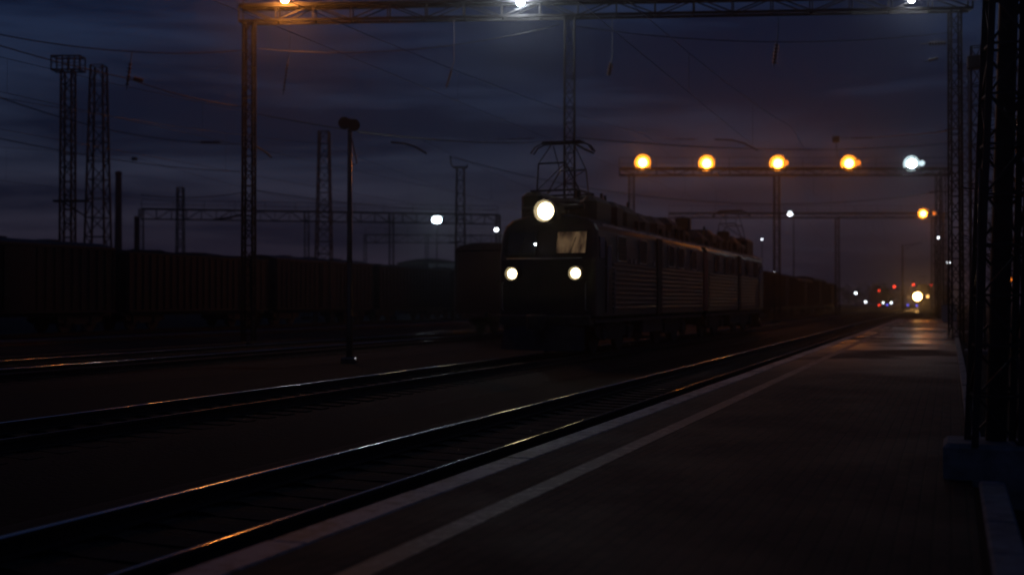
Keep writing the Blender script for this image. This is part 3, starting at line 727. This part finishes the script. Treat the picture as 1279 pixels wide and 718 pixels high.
def bogie(parent, yc, wb=3.0, r=.62, w=1.05):
    mb=MB()
    for s_ in (-1,1):
        x=s_*w
        mb.add(*(lambda p:( [(x-.08,a,b) for a,b in p]+[(x+.08,a,b) for a,b in p], [tuple(range(len(p)-1,-1,-1)),tuple(range(len(p),2*len(p)))]+[(i,(i+1)%len(p),len(p)+(i+1)%len(p),len(p)+i) for i in range(len(p))]))(
            [(yc-wb/2-.75,.62),(yc-wb/2-.3,.45),(yc-wb/2+.5,.55),(yc-.6,.42),(yc+.6,.42),(yc+wb/2-.5,.55),(yc+wb/2+.3,.45),(yc+wb/2+.75,.62),(yc+wb/2+.75,.85),(yc+.8,.95),(yc-.8,.95),(yc-wb/2-.75,.85)]))
        for yy in (yc-wb/2,yc+wb/2):
            mb.bbox(x-.16*(1 if s_<0 else .2),x+.16*(1 if s_>0 else .2),yy-.22,yy+.22,.42,.86,.04)
            for d in (-.4,.4): mb.tube([(x,yy+d,.66),(x,yy+d,.98)],.09,8)
    mb.bar((-w,yc,.7),(w,yc,.7),.4,.3)
    bo=mb.build('bogie',M['dark_steel'],parent)
    for yy in (yc-wb/2,yc+wb/2):
        for s_ in (-1,1): wheel(bo,s_*.76,yy,r)
    return bo
def pantograph(parent, y0, top, flip=1):
    """diamond pantograph on four insulators"""
    mb=MB(); z0=5.15
    for sx in (-.75,.75):
        mb.bar((sx,y0-.9,z0),(sx,y0+.9,z0),.06)
        for sy in (-.7,.7): mb.tube([(sx,y0+sy,4.9),(sx,y0+sy,z0)],.09,8)
    for sy in (-.85,.85): mb.bar((-.75,y0+sy,z0),(.75,y0+sy,z0),.06)
    p=mb.build('pantograph',M['dark_steel'],parent)
    zk=z0+(top-z0)*.52; mb=MB()
    for sy in (-1,1):
        for sx in (-1,1):
            mb.tube([(sx*.7,y0+sy*.5,z0+.05),(sx*.45,y0+sy*1.05,zk)],.024,6)
            mb.tube([(sx*.45,y0+sy*1.05,zk),(sx*.36,y0+sy*.12,top-.08)],.018,6)
        mb.tube([(-.45,y0+sy*1.05,zk),(.45,y0+sy*1.05,zk)],.03,6)
        mb.tube([(-.7,y0+sy*.5,z0+.05),(.45,y0+sy*1.05,zk)],.016,5)
    mb.build('frame_arms',M['dark_steel'],p)
    mb=MB()
    for sy in (-.14,.14):
        mb.tube([(-1.05,y0+sy,top-.32),(-.9,y0+sy,top-.12),(-.68,y0+sy,top-.02),(.68,y0+sy,top-.02),(.9,y0+sy,top-.12),(1.05,y0+sy,top-.32)],.026,6)
    mb.bar((-.66,y0,top+.02),(.66,y0,top+.02),.34,.04)
    mb.build('contact_head',M['dark_steel'],p)
    return p
def loco_section(root, yoff, rev, head=True):
    """one 16.4 m section; its cab end at yoff, built forwards (+y) or mirrored"""
    LEN=16.15
    c=empty('locomotive_section',(0,yoff,0),PI if rev else 0); c.parent=root
    body=loco_body(LEN).build('body',[M['loco_green'],M['loco_front'],M['roof']],c)
    for x0_,x1_ in ((-1.28,-.36),(.36,1.28)):
        fr=MB()
        for (a,b,cc,d) in ((x0_-.06,x1_+.06,3.08,3.14),(x0_-.06,x1_+.06,3.80,3.86),(x0_-.06,x0_,3.14,3.80),(x1_,x1_+.06,3.14,3.80)): plane_quad(fr,a,b,cc,d,.045,0,.06)
        w_=MB(); plane_quad(w_,x0_,x1_,3.14,3.80,.015,0,.03)
        lit = head and not rev and x0_>0
        w=w_.build('windscreen',E['cab'] if lit else M['glass'],c)
        fr.build('window_frame',M['rubber'],w)
        wp=MB(); wp.tube([(x0_+.45,front_y(.9,3.1)-.06,3.1),(x0_+.6,front_y(.9,3.6)-.05,3.62)],.012,5); wp.build('wiper',M['rubber'],w)
    # lamps
    mb=MB(); mb.tube([(0,.55,4.40),(0,.12,4.44),(0,.10,4.44)],[.28,.36,.36],20); mb.bbox(-.38,.38,.3,1.2,4.2,4.72,.05); hl=mb.build('headlight',M['roof'],c)
    mb=MB(); mb.tube([(0,.098,4.44),(0,.07,4.44)],[.255,.225],24); mb.build('lens',E['head'] if (head and not rev) else M['glass'],hl)
    mb=MB(); mb.tube([(0,.09,4.44),(0,-.06,4.44)],[.26,.33],24,caps=False); mb.tube([(0,.12,4.44),(0,-.062,4.44)],[.36,.352],24,caps=False); mb.build('halo_rim',M['halo_reflector'],hl)  # flared ring added round the lens to give it a halo
    for s_ in (-1,1):
        mb=MB(); yf=front_y(1.03,2.5); mb.tube([(s_*1.03,yf+.1,2.52),(s_*1.03,yf-.10,2.52)],[.24,.22],18); bl=mb.build('buffer_lamp',M['loco_front'],c)
        mb=MB(); mb.tube([(s_*1.03,yf-.101,2.52),(s_*1.03,yf-.125,2.52)],[.155,.135],20); mb.build('lens',E['marker'] if (head and not rev) else M['glass'],bl)
        mb=MB(); mb.tube([(s_*1.03,yf-.09,2.52),(s_*1.03,yf-.20,2.52)],[.17,.205],20,caps=False); mb.tube([(s_*1.03,yf-.09,2.52),(s_*1.03,yf-.202,2.52)],[.225,.212],20,caps=False); mb.build('halo_rim',M['halo_reflector'],bl)  # same added halo ring, smaller, round each buffer lamp
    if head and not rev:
        mb=MB(); mb.sphere((-.33,front_y(.33,3.43)-.06,3.43),.03,n=10,m=6); mb.build('windscreen_spot',E['windscreen_spot'],c)  # small glowing ball added for a bright spot on the windscreen
    # front handrails, coupler, plough, steps
    for s_ in (-1,1):
        mb=MB()
        mb.tube([(s_*1.35,-.02,1.4),(s_*1.35,-.12,1.45),(s_*1.35,-.12,2.2),(s_*1.35,-.02,2.25)],.018,6); mb.build('handrail',M['plate'],c)
    mb=MB()
    mb.tube([(-1.2,-.02,2.98),(-1.2,-.12,2.98),(1.2,-.12,2.98),(1.2,-.02,2.98)],.018,6)
    mb.build('handrail',M['plate'],c)
    mb=MB(); mb.bbox(-1.45,1.45,-.12,.5,.95,1.25,.03); mb.build('buffer_beam',M['dark_steel'],c)
    mb=MB(); mb.bbox(-.18,.18,-.55,-.12,.9,1.2,.04); mb.bbox(-.3,.3,-.85,-.5,.82,1.28,.06); mb.build('coupler',M['dark_steel'],c)
    mb=MB(); mb.add([(-1.3,0,.95),(1.3,0,.95),(1.35,-.25,.18),(0,-.6,.18),(-1.35,-.25,.18),(0,-.2,.95)],[(0,5,3,4),(5,1,2,3)]); mb.build('snow_plough',M['dark_steel'],c)
    # side ribs, side openings, doors
    for s_ in (-1,1):
        mb=MB()
        z=1.45
        while z<2.85:
            for (ya,yb) in ((2.0,7.7),(8.55,15.9)): mb.tube([(s_*1.585,ya,z),(s_*1.585,yb,z)],.032,10)
            z+=.155
        mb.build('side_ribs',M['loco_green'],c)
        mb=MB(); mb.bar((s_*1.585,.75,4.03),(s_*1.585,LEN-.05,4.03),.05,.06); mb.build('gutter',M['gutter'],c)
        mb=MB(); mb.box(s_*1.60-.025,s_*1.60+.025,7.8,8.5,1.2,3.95); mb.build('middle_panel',M['rubber'],c)
        mb=MB(); mb.box(s_*1.59-.02,s_*1.59+.02,1.25,1.85,1.35,3.55); d=mb.build('cab_door',M['loco_green'],c)
        mb=MB(); mb.box(s_*1.61-.01,s_*1.61+.012,1.33,1.77,2.7,3.4); mb.build('door_window',M['glass'],d)
        for yy in (1.15,1.95):
            mb=MB(); mb.tube([(s_*1.6,yy,1.3),(s_*1.67,yy,1.35),(s_*1.67,yy,2.7),(s_*1.6,yy,2.75)],.02,6); mb.build('door_handrail',M['plate'],d)
        mb=MB(); mb.box(s_*1.59-.02,s_*1.59+.02,.55,1.08,3.0,3.65); mb.build('cab_side_window',M['glass'],c)
        for yy in (2.6,5.3,9.6,11.2,13.6):
            mb=MB(); mb.box(s_*1.585-.015,s_*1.585+.015,yy,yy+.95,3.0,3.75); wn=mb.build('louvre_window',M['rubber'],c)
            fr=MB(); fr.tube([(s_*1.60,yy-.03,2.97),(s_*1.60,yy-.03,3.78),(s_*1.60,yy+.98,3.78),(s_*1.60,yy+.98,2.97),(s_*1.60,yy-.03,2.97)],.022,8); fr.build('louvre_frame',M['gutter'],wn)
            lv=MB()
            for k in range(6): lv.bar((s_*1.606,yy+.03,3.06+k*.125),(s_*1.606,yy+.92,3.06+k*.125),.012,.03)
            lv.build('louvre_slats',M['dark_steel'],wn)
        for yy in (4.1,4.6,7.2):
            mb=MB(); mb.box(s_*1.60-.01,s_*1.60+.02,yy,yy+.16,2.93,3.08); mb.build('side_plate',M['plate'],c)
        for yy in (1.35,1.6):
            mb=MB(); mb.bar((s_*1.5,yy-.2,.5+(yy-1.35)),(s_*1.5,yy+.2,.5+(yy-1.35)),.2,.03); mb.build('step',M['dark_steel'],c)
    # underframe tanks
    mb=MB(); mb.bbox(-1.35,1.35,6.6,9.5,.55,1.11,.06); mb.bbox(-1.5,1.5,.4,LEN,1.0,1.13,.02); mb.build('underframe',M['dark_steel'],c)
    bogie(c,3.9); bogie(c,12.3)
    # roof equipment
    rr=random.Random(11 if rev else 5)
    mb=MB()
    mb.bbox(-1.12,-.42,.85,3.1,4.2,5.12,.12); mb.bbox(-.40,.62,1.0,3.2,4.2,4.92,.12); mb.bbox(.64,1.22,1.3,3.3,4.2,5.02,.2)
    mb.tube([(-1.0,.8,4.55),(1.0,.9,4.62)],.09,8)
    mb.bbox(.4,1.25,3.5,4.6,4.2,5.0,.2)
    for a,b,h_ in ((4.8,6.9,5.02),(7.3,8.6,4.86),(9.1,11.1,4.92),(11.6,13.2,5.04),(13.7,15.5,4.82)):
        mb.bbox(-1.15,1.2,a,b,4.2,h_,.30)
    for a in (7.5,9.7,12.8):
        for k in (-.6,.6): mb.tube([(k,a+.2,4.3),(k,a+.2,4.95)],[.12,.07],8)
    mb.tube([(-.9,3.4,4.55),(-.9,4.7,4.55)],.22,12); mb.tube([(.85,12.8,4.5),(.85,13.3,4.5)],.2,12)
    mb.tube([(0,3.4,5.02),(0,9.6,5.15),(.2,15.6,5.0)],.03,6)
    for k in range(16):
        q_=rr.uniform(-.95,.95); y_=3.4+k*.78; h_=rr.uniform(4.95,5.35); mb.tube([(q_,y_,4.3),(q_,y_,h_)],[.1,.05],7)
        if k%3==0: mb.bbox(q_-.3,q_+.3,y_-.15,y_+.3,4.7,h_-.05,.06)
    for k in range(14):
        x_,y_=rr.choice((-1.2,1.22)),3.4+k*.9; mb.bbox(x_-.12,x_+.12,y_,y_+rr.uniform(.2,.6),4.15,4.35+rr.uniform(.05,.3),.03)
    mb.build('roof_equipment',M['roof'],c)
    pantograph(c, 1.75, 6.76)
    mb=MB(); mb.tube([(-.5,.9,4.38),(-.5,.35,4.46)],[.05,.09],8); mb.build('horn',M['steel'],c)
    return c
loco=empty('electric_locomotive',(TR['loco'],32.5,0)); tag(loco,'double-section electric locomotive with three bright round front lamps','locomotive')
# sections are grouping levels: re-parent so that parts sit directly under the locomotive
def flatten(root, c):
    Mx = Matrix.Translation(c.location) @ Matrix.Rotation(c.rotation_euler.z,4,'Z')
    for ch in list(c.children):
        ch.parent=root; ch.matrix_parent_inverse=Matrix.Identity(4); ch.matrix_local = Mx
    bpy.data.objects.remove(c)
c=loco_section(loco,0,False); flatten(loco,c)
c=loco_section(loco,33.2,True); flatten(loco,c)
mb=MB()
for k in range(5): mb.bbox(-1.2,1.2,16.2+k*.15,16.3+k*.15,1.2,3.9,.04)
mb.build('gangway_bellows',M['bellows'],loco)
mb=MB()
for s_ in (-1,1): mb.box(s_*1.58-.03,s_*1.58+.03,16.16,16.99,1.25,3.8)
mb.build('gangway_shield',M['bellows'],loco)

# approaching train on the platform track
tr=empty('approaching_locomotive',(TR['near'],258,0)); tag(tr,'approaching train far down the platform track, dazzling with its headlamps','train')
c=loco_section(tr,0,False,head=False); flatten(tr,c)
far=[ch for ch in tr.children if ch.name.startswith('buffer_lamp')]
far.sort(key=lambda o: sum(v.co.x for v in o.data.vertices))
for i,ch in enumerate(far):
    cxx=sum(v.co.x for v in ch.data.vertices)/len(ch.data.vertices); rad=.9 if i==0 else .24
    yf=min(v.co.y for v in ch.data.vertices)
    for o_ in [ch]:
        o_.data=o_.data.copy()
        for v in o_.data.vertices: v.co.x=cxx+(v.co.x-cxx)*rad/.2; v.co.z=2.52+(v.co.z-2.52)*rad/.2
    for l in [q for q in list(ch.children) if not q.name.startswith('lens')]: bpy.data.objects.remove(l)
    for l in list(ch.children):
        mb=MB(); n_=24; mb.add([(cxx+rad*.92*math.cos(2*PI*q/n_),yf-.006,2.52+rad*.92*math.sin(2*PI*q/n_)) for q in range(n_)],[tuple(range(n_))]); nl=mb.build('lens_tmp',E['far_head'] if i==0 else E['far_head_b'])
        l.data=nl.data; bpy.data.objects.remove(nl)

# ------------------------------------------------------------------ wagons
def wagon(x, y, L, H, m_, label, group, roof='flat', rib=.62, name='covered_wagon', cat='wagon', W=1.55, doors=True):
    t=empty(name,(x,y,0)); tag(t,label,cat,group)
    mb=MB(); mb.bbox(-W,W,.25,L-.25,1.05,H-.35,.03); body=mb.build('body',m_,t)
    rb=MB(); yy=.3
    while yy<L-.25:
        for s_ in (-1,1): rb.box(s_*(W+.035)-.04,s_*(W+.035)+.04,yy-.045,yy+.045,1.1,H-.37)
        yy+=rib
    for s_ in (-1,1): rb.bar((s_*(W+.03),.25,1.12),(s_*(W+.03),L-.25,1.12),.1,.14); rb.bar((s_*(W+.03),.25,H-.40),(s_*(W+.03),L-.25,H-.40),.1,.1)
    rb.build('side_ribs',m_,body)
    rf=MB()
    if roof=='round':
        pr=[(W*1.03*math.cos(a),H-.349+.35*math.sin(a)) for a in [PI*i/12 for i in range(13)]]; rf.extrude(pr,.15,L-.15)
    elif roof=='hip':
        pr=[(W*1.02,H-.349),(W*1.02,H-.27),(W*.35,H-.02),(0,H),(-W*.35,H-.02),(-W*1.02,H-.27),(-W*1.02,H-.349)]; rf.extrude(pr,.2,L-.2)
        for a in (L*.25,L*.5,L*.75): rf.bbox(-.45,.45,a-.4,a+.4,H-.1,H+.07,.04)
    else:
        n=26; vs=[];fs=[]; rr=random.Random(int(y*10))
        for i in range(n+1):
            for j in range(5):
                e=0 if j in(0,4) or i in(0,n) else rr.uniform(.05,.4); vs.append((-W+2*W*j/4,.3+(L-.6)*i/n,H-.36+e*.8))
        for i in range(n):
            for j in range(4): fs.append((i*5+j,i*5+j+1,i*5+6+j,i*5+5+j))
        rf.add(vs,fs,0,True)
    rf.build('roof' if roof!='load' else 'coal_load',M['roof'] if roof!='load' else M['ballast'],t)
    if doors:
        for s_ in (-1,1):
            mb=MB(); mb.box(s_*(W+.09)-.02,s_*(W+.09)+.02,L/2-1,L/2+1,1.2,H-.5); mb.build('sliding_door',m_,t)
    mb=MB(); mb.bbox(-1.2,1.2,.1,L-.1,.85,1.04,.03); mb.bbox(-.2,.2,-.35,.1,.9,1.15,.03); mb.bbox(-.2,.2,L-.1,L+.35,.9,1.15,.03); mb.build('underframe',M['dark_steel'],t)
    mb=MB()
    for s_ in (-.25,.25): mb.bar((W-.3+s_,.18,1.0),(W-.3+s_,.18,H-.4),.03)
    for k in range(8): mb.bar((W-.55,.18,1.2+k*.35),(W-.05,.18,1.2+k*.35),.025)
    mb.build('ladder',M['steel'],t)
    for yc in (2.3,L-2.3): bogie(t,yc,1.85,.475,.98)
    return t
gr='wagons of the long row at the left'
y=-1.5; spec=[('wagon_c','hip',4.85,'first'),('wagon_a','hip',4.85,''),('wagon_c','load',4.75,''),('wagon_b','hip',4.85,''),('wagon_a','load',4.8,''),('wagon_b','hip',4.8,''),('wagon_a','load',4.7,'')]
labs=['dark covered wagon cut by the left edge of the view','brown covered wagon in front of the boxy-topped and tapering lattice masts','open dark wagon with a heaped load, below the short chimney','grey ribbed covered wagon below the tall left gantry mast','brown heaped open wagon below the lattice mast near the round-headed post','grey ribbed wagon right of the round-headed post, before the pale shed','brown heaped wagon partly hidden by the single dark covered wagon']
y=21.0
for (mk,rf,h_,_),lb in zip(spec,labs):
    wagon(TR['f'],y,14.3,h_,M[mk],lb,gr,rf,doors=(rf=='hip')); y+=14.9
wagon(TR['a'],50.6,14.3,4.52,M['wagon_c'],'single dark round-roofed covered wagon immediately left of the locomotive','other wagons','round')
labs=['nearest of the dim wagons beyond the rear of the locomotive','second of the dim wagons beyond the rear of the locomotive','third of the dim wagons beyond the rear of the locomotive','farthest of the dim wagons beyond the rear of the locomotive']
y=104
for i,lb in enumerate(labs):
    wagon(TR['west'],y,14.3,(4.4,4.2,4.5,4.2)[i],M['wagon_a'],lb,'dim wagons beyond the locomotive','round' if i%2 else 'hip'); y+=15

# ------------------------------------------------------------------ distant shed, trees
x,y=xat(536,175); t=empty('shed',(x,y,GND-.1),TH); tag(t,'low distant shed with a curved dark roof and pale wall under the white lamp','building')
s=175/F
zt=at(0,323,175).z-GND+.1; zw=at(0,329,175).z-GND+.1
mb=MB(); mb.box(-1*s,40*s,0,14,0,zw); mb.build('wall',M['wall'],t)
mb=MB(); pr=[(-42*s+84*s*i/14, zw+.02+(zt-zw)*math.sin(PI*i/14)) for i in range(15)]; mb.extrude(pr,-.4,15,0); mb.build('roof',M['roof'],t)
mb=MB(); mb.box(-40*s,-1*s-.02,0.1,14,0,zw-.01); mb.build('dark_wall',M['wagon_c'],t)
for k in range(4):
    mb=MB(); mb.box((4+k*9)*s,(8+k*9)*s,-.05,-.002,zw-1.7,zw-.6); mb.build('window',M['glass'],t)
# far belt of trees: reads as one dark mass on the horizon
mb=MB(); rr=random.Random(9)
for k in range(120):
    px=rr.uniform(940,1330) if k<70 else rr.uniform(-40,640); D=rr.uniform(380,470); cx,cy=xat(px,D); h=rr.uniform(5,8.5)
    for q in range(70):
        a=rr.uniform(0,2*PI); u=rr.random()**.5; zz=rr.uniform(.15,1)*h; R_=(1-abs(zz/h-.5))*h*.55*u
        c_=Vector((cx+R_*math.cos(a),cy+R_*math.sin(a),GND+zz)); s_=rr.uniform(.35,.8)
        v=[c_+Vector((rr.uniform(-s_,s_),rr.uniform(-s_,s_),rr.uniform(-s_,s_))) for _ in range(4)]; mb.add(v,[(0,1,2),(0,2,3)])
tag(mb.build('wood',M['leaf']),'far-off dark belt of trees along the horizon','trees',kind='stuff')
# bare tree at the right edge
def bare_tree(x, y, H, label, seed):
    rr=random.Random(seed); t=empty('bare_tree',(x,y,GND)); tag(t,label,'tree','bare trees behind the platform masts')
    tk=MB(); tk.tube([(0,0,-.1),(.05,0,H*.3),(-.05,.1,H*.6),(.05,.1,H*.9)],[.16,.12,.08,.03],9); tk.build('trunk',M['bark'],t)
    cr=MB()
    def grow(p,d,l,r,n):
        q=p+d*l*.5+Vector((rr.uniform(-.05,.05),rr.uniform(-.05,.05),0))*l; e=p+d*l
        cr.tube([p,q,e],[r,r*.8,r*.55],5,caps=False)
        if n==0: 
            return
        for _ in range(3):
            dd=(d+Vector((rr.gauss(0,.5),rr.gauss(0,.5),rr.gauss(.1,.4)))).normalized(); grow(p+d*l*rr.uniform(.5,1),dd,l*rr.uniform(.6,.8),r*.55,n-1)
    for k in range(16):
        z=H*(.2+.7*k/16); a=rr.uniform(0,2*PI); grow(Vector((0,0,z)),Vector((math.cos(a),math.sin(a),.5)).normalized(),H*.125,.04,3)
    cr.build('crown',M['bark'],t)
x,y=xat(1330,17); bare_tree(x,y,6.2,'bare branching tree at the right edge behind the largest mast',4)
x,y=xat(1300,33); bare_tree(x,y,8.0,'second bare tree at the right edge, farther and taller in the gloom',8)
x,y=xat(1242,60); bare_tree(x,y,7.0,'small bare tree deep between the masts on the right',12)
# little red-orange lights through the branches
for px,py,k,lab,r in ((1262,348.5,'orange_dim','orange-red light glimpsed through the branches right of the largest mast',.10),(1252,352,'orange_dim','weaker orange light next to the red one behind the branches',.07)):
    street_lamp(px,py,38,k,lab,r,group='lights behind the bare trees')

# ------------------------------------------------------------------ haze
hz=MB(); hz.box(-345,275,-75,640,GND-1.3,26)
h=hz.build('haze', None); h.data.materials.clear()
m=bpy.data.materials.new('night_haze'); m.use_nodes=True; nt=m.node_tree; nt.nodes.clear()
o=nt.nodes.new('ShaderNodeOutputMaterial'); v=nt.nodes.new('ShaderNodeVolumePrincipled'); v.inputs['Density'].default_value=0.0010; v.inputs['Color'].default_value=(.85,.85,.88,1); v.inputs['Anisotropy'].default_value=0.90
nt.links.new(v.outputs[0],o.inputs['Volume']); h.data.materials.append(m); tag(h,'thin night haze over the whole yard','haze',kind='stuff')

# ------------------------------------------------------------------ sky and faint afterglow
w=bpy.data.worlds.new('World'); sc.world=w; w.use_nodes=True; nt=w.node_tree; nt.nodes.clear(); N,L=nt.nodes,nt.links
SUN_EL, SUN_AZ = math.radians(-1.5), math.radians(-32)   # just set, behind the left part of the yard
sky=N.new('ShaderNodeTexSky'); sky.sky_type='NISHITA'; sky.sun_disc=False; sky.sun_elevation=SUN_EL; sky.sun_rotation=SUN_AZ; sky.air_density=1.2; sky.dust_density=2; sky.ozone_density=3
tc=N.new('ShaderNodeTexCoord'); mp=N.new('ShaderNodeMapping'); mp.inputs['Scale'].default_value=(1.6,1.6,13)
L.new(tc.outputs['Generated'],mp.inputs['Vector'])
nz=N.new('ShaderNodeTexNoise'); nz.inputs['Scale'].default_value=1.7; nz.inputs['Detail'].default_value=8; nz.inputs['Roughness'].default_value=.6; nz.inputs['Distortion'].default_value=.4
L.new(mp.outputs['Vector'],nz.inputs['Vector'])
cr=N.new('ShaderNodeValToRGB'); cr.color_ramp.elements[0].position=.40; cr.color_ramp.elements[0].color=(.34,.35,.45,1); cr.color_ramp.elements[1].position=.62; cr.color_ramp.elements[1].color=(1.2,1.18,1.18,1)
L.new(nz.outputs['Fac'],cr.inputs['Fac'])
# overcast deck: a grey-blue veil that evens out the clear-sky colours
mx0=N.new('ShaderNodeMix'); mx0.data_type='RGBA'; mx0.inputs['Factor'].default_value=.82
sx=N.new('ShaderNodeSeparateXYZ'); L.new(tc.outputs['Generated'],sx.inputs[0])
vr=N.new('ShaderNodeValToRGB'); vr.color_ramp.elements[0].position=.0; vr.color_ramp.elements[0].color=(.24,.20,.33,1); vr.color_ramp.elements[1].position=.27; vr.color_ramp.elements[1].color=(.055,.125,.37,1)
e_=vr.color_ramp.elements.new(.12); e_.color=(.125,.165,.345,1)
L.new(sx.outputs['Z'],vr.inputs['Fac'])
L.new(sky.outputs['Color'],mx0.inputs[6]); L.new(vr.outputs['Color'],mx0.inputs[7])
mx=N.new('ShaderNodeMix'); mx.data_type='RGBA'; mx.blend_type='MULTIPLY'; mx.inputs['Factor'].default_value=1
L.new(mx0.outputs[2],mx.inputs[6]); L.new(cr.outputs['Color'],mx.inputs[7])
bg=N.new('ShaderNodeBackground'); bg.inputs['Strength'].default_value=0.118; L.new(mx.outputs[2],bg.inputs['Color'])
wo=N.new('ShaderNodeOutputWorld'); L.new(bg.outputs[0],wo.inputs['Surface'])
sl=bpy.data.lights.new('sun','SUN'); sl.energy=0.002; sl.angle=math.radians(12); sl.color=(1,.75,.6)
so=bpy.data.objects.new('sun',sl); COL.objects.link(so); so.rotation_euler=(math.radians(87),0,math.radians(180)-SUN_AZ*-1)

# ------------------------------------------------------------------ camera
cam=bpy.data.cameras.new('camera'); co=bpy.data.objects.new('camera',cam); COL.objects.link(co); sc.camera=co
co.location=(0,0,CAMZ); co.rotation_euler=(math.radians(90)+math.atan((HZ-359)/F),0,TH)
cam.sensor_fit='HORIZONTAL'; cam.sensor_width=36; cam.lens=36*F/1279; cam.clip_end=3000; cam.clip_start=.05
cam.dof.use_dof=True; cam.dof.focus_distance=15; cam.dof.aperture_fstop=0.9

sc.view_settings.view_transform='Standard'; sc.view_settings.look='None'; sc.view_settings.gamma=1; sc.view_settings.exposure=0
sc.view_settings.use_curve_mapping=False
cy=sc.cycles; cy.use_denoising=True
try: cy.denoiser='OPENIMAGEDENOISE'
except Exception: pass
cy.max_bounces=5; cy.diffuse_bounces=2; cy.glossy_bounces=3; cy.volume_bounces=0; cy.transmission_bounces=2
cy.use_light_tree=True; cy.sample_clamp_indirect=3
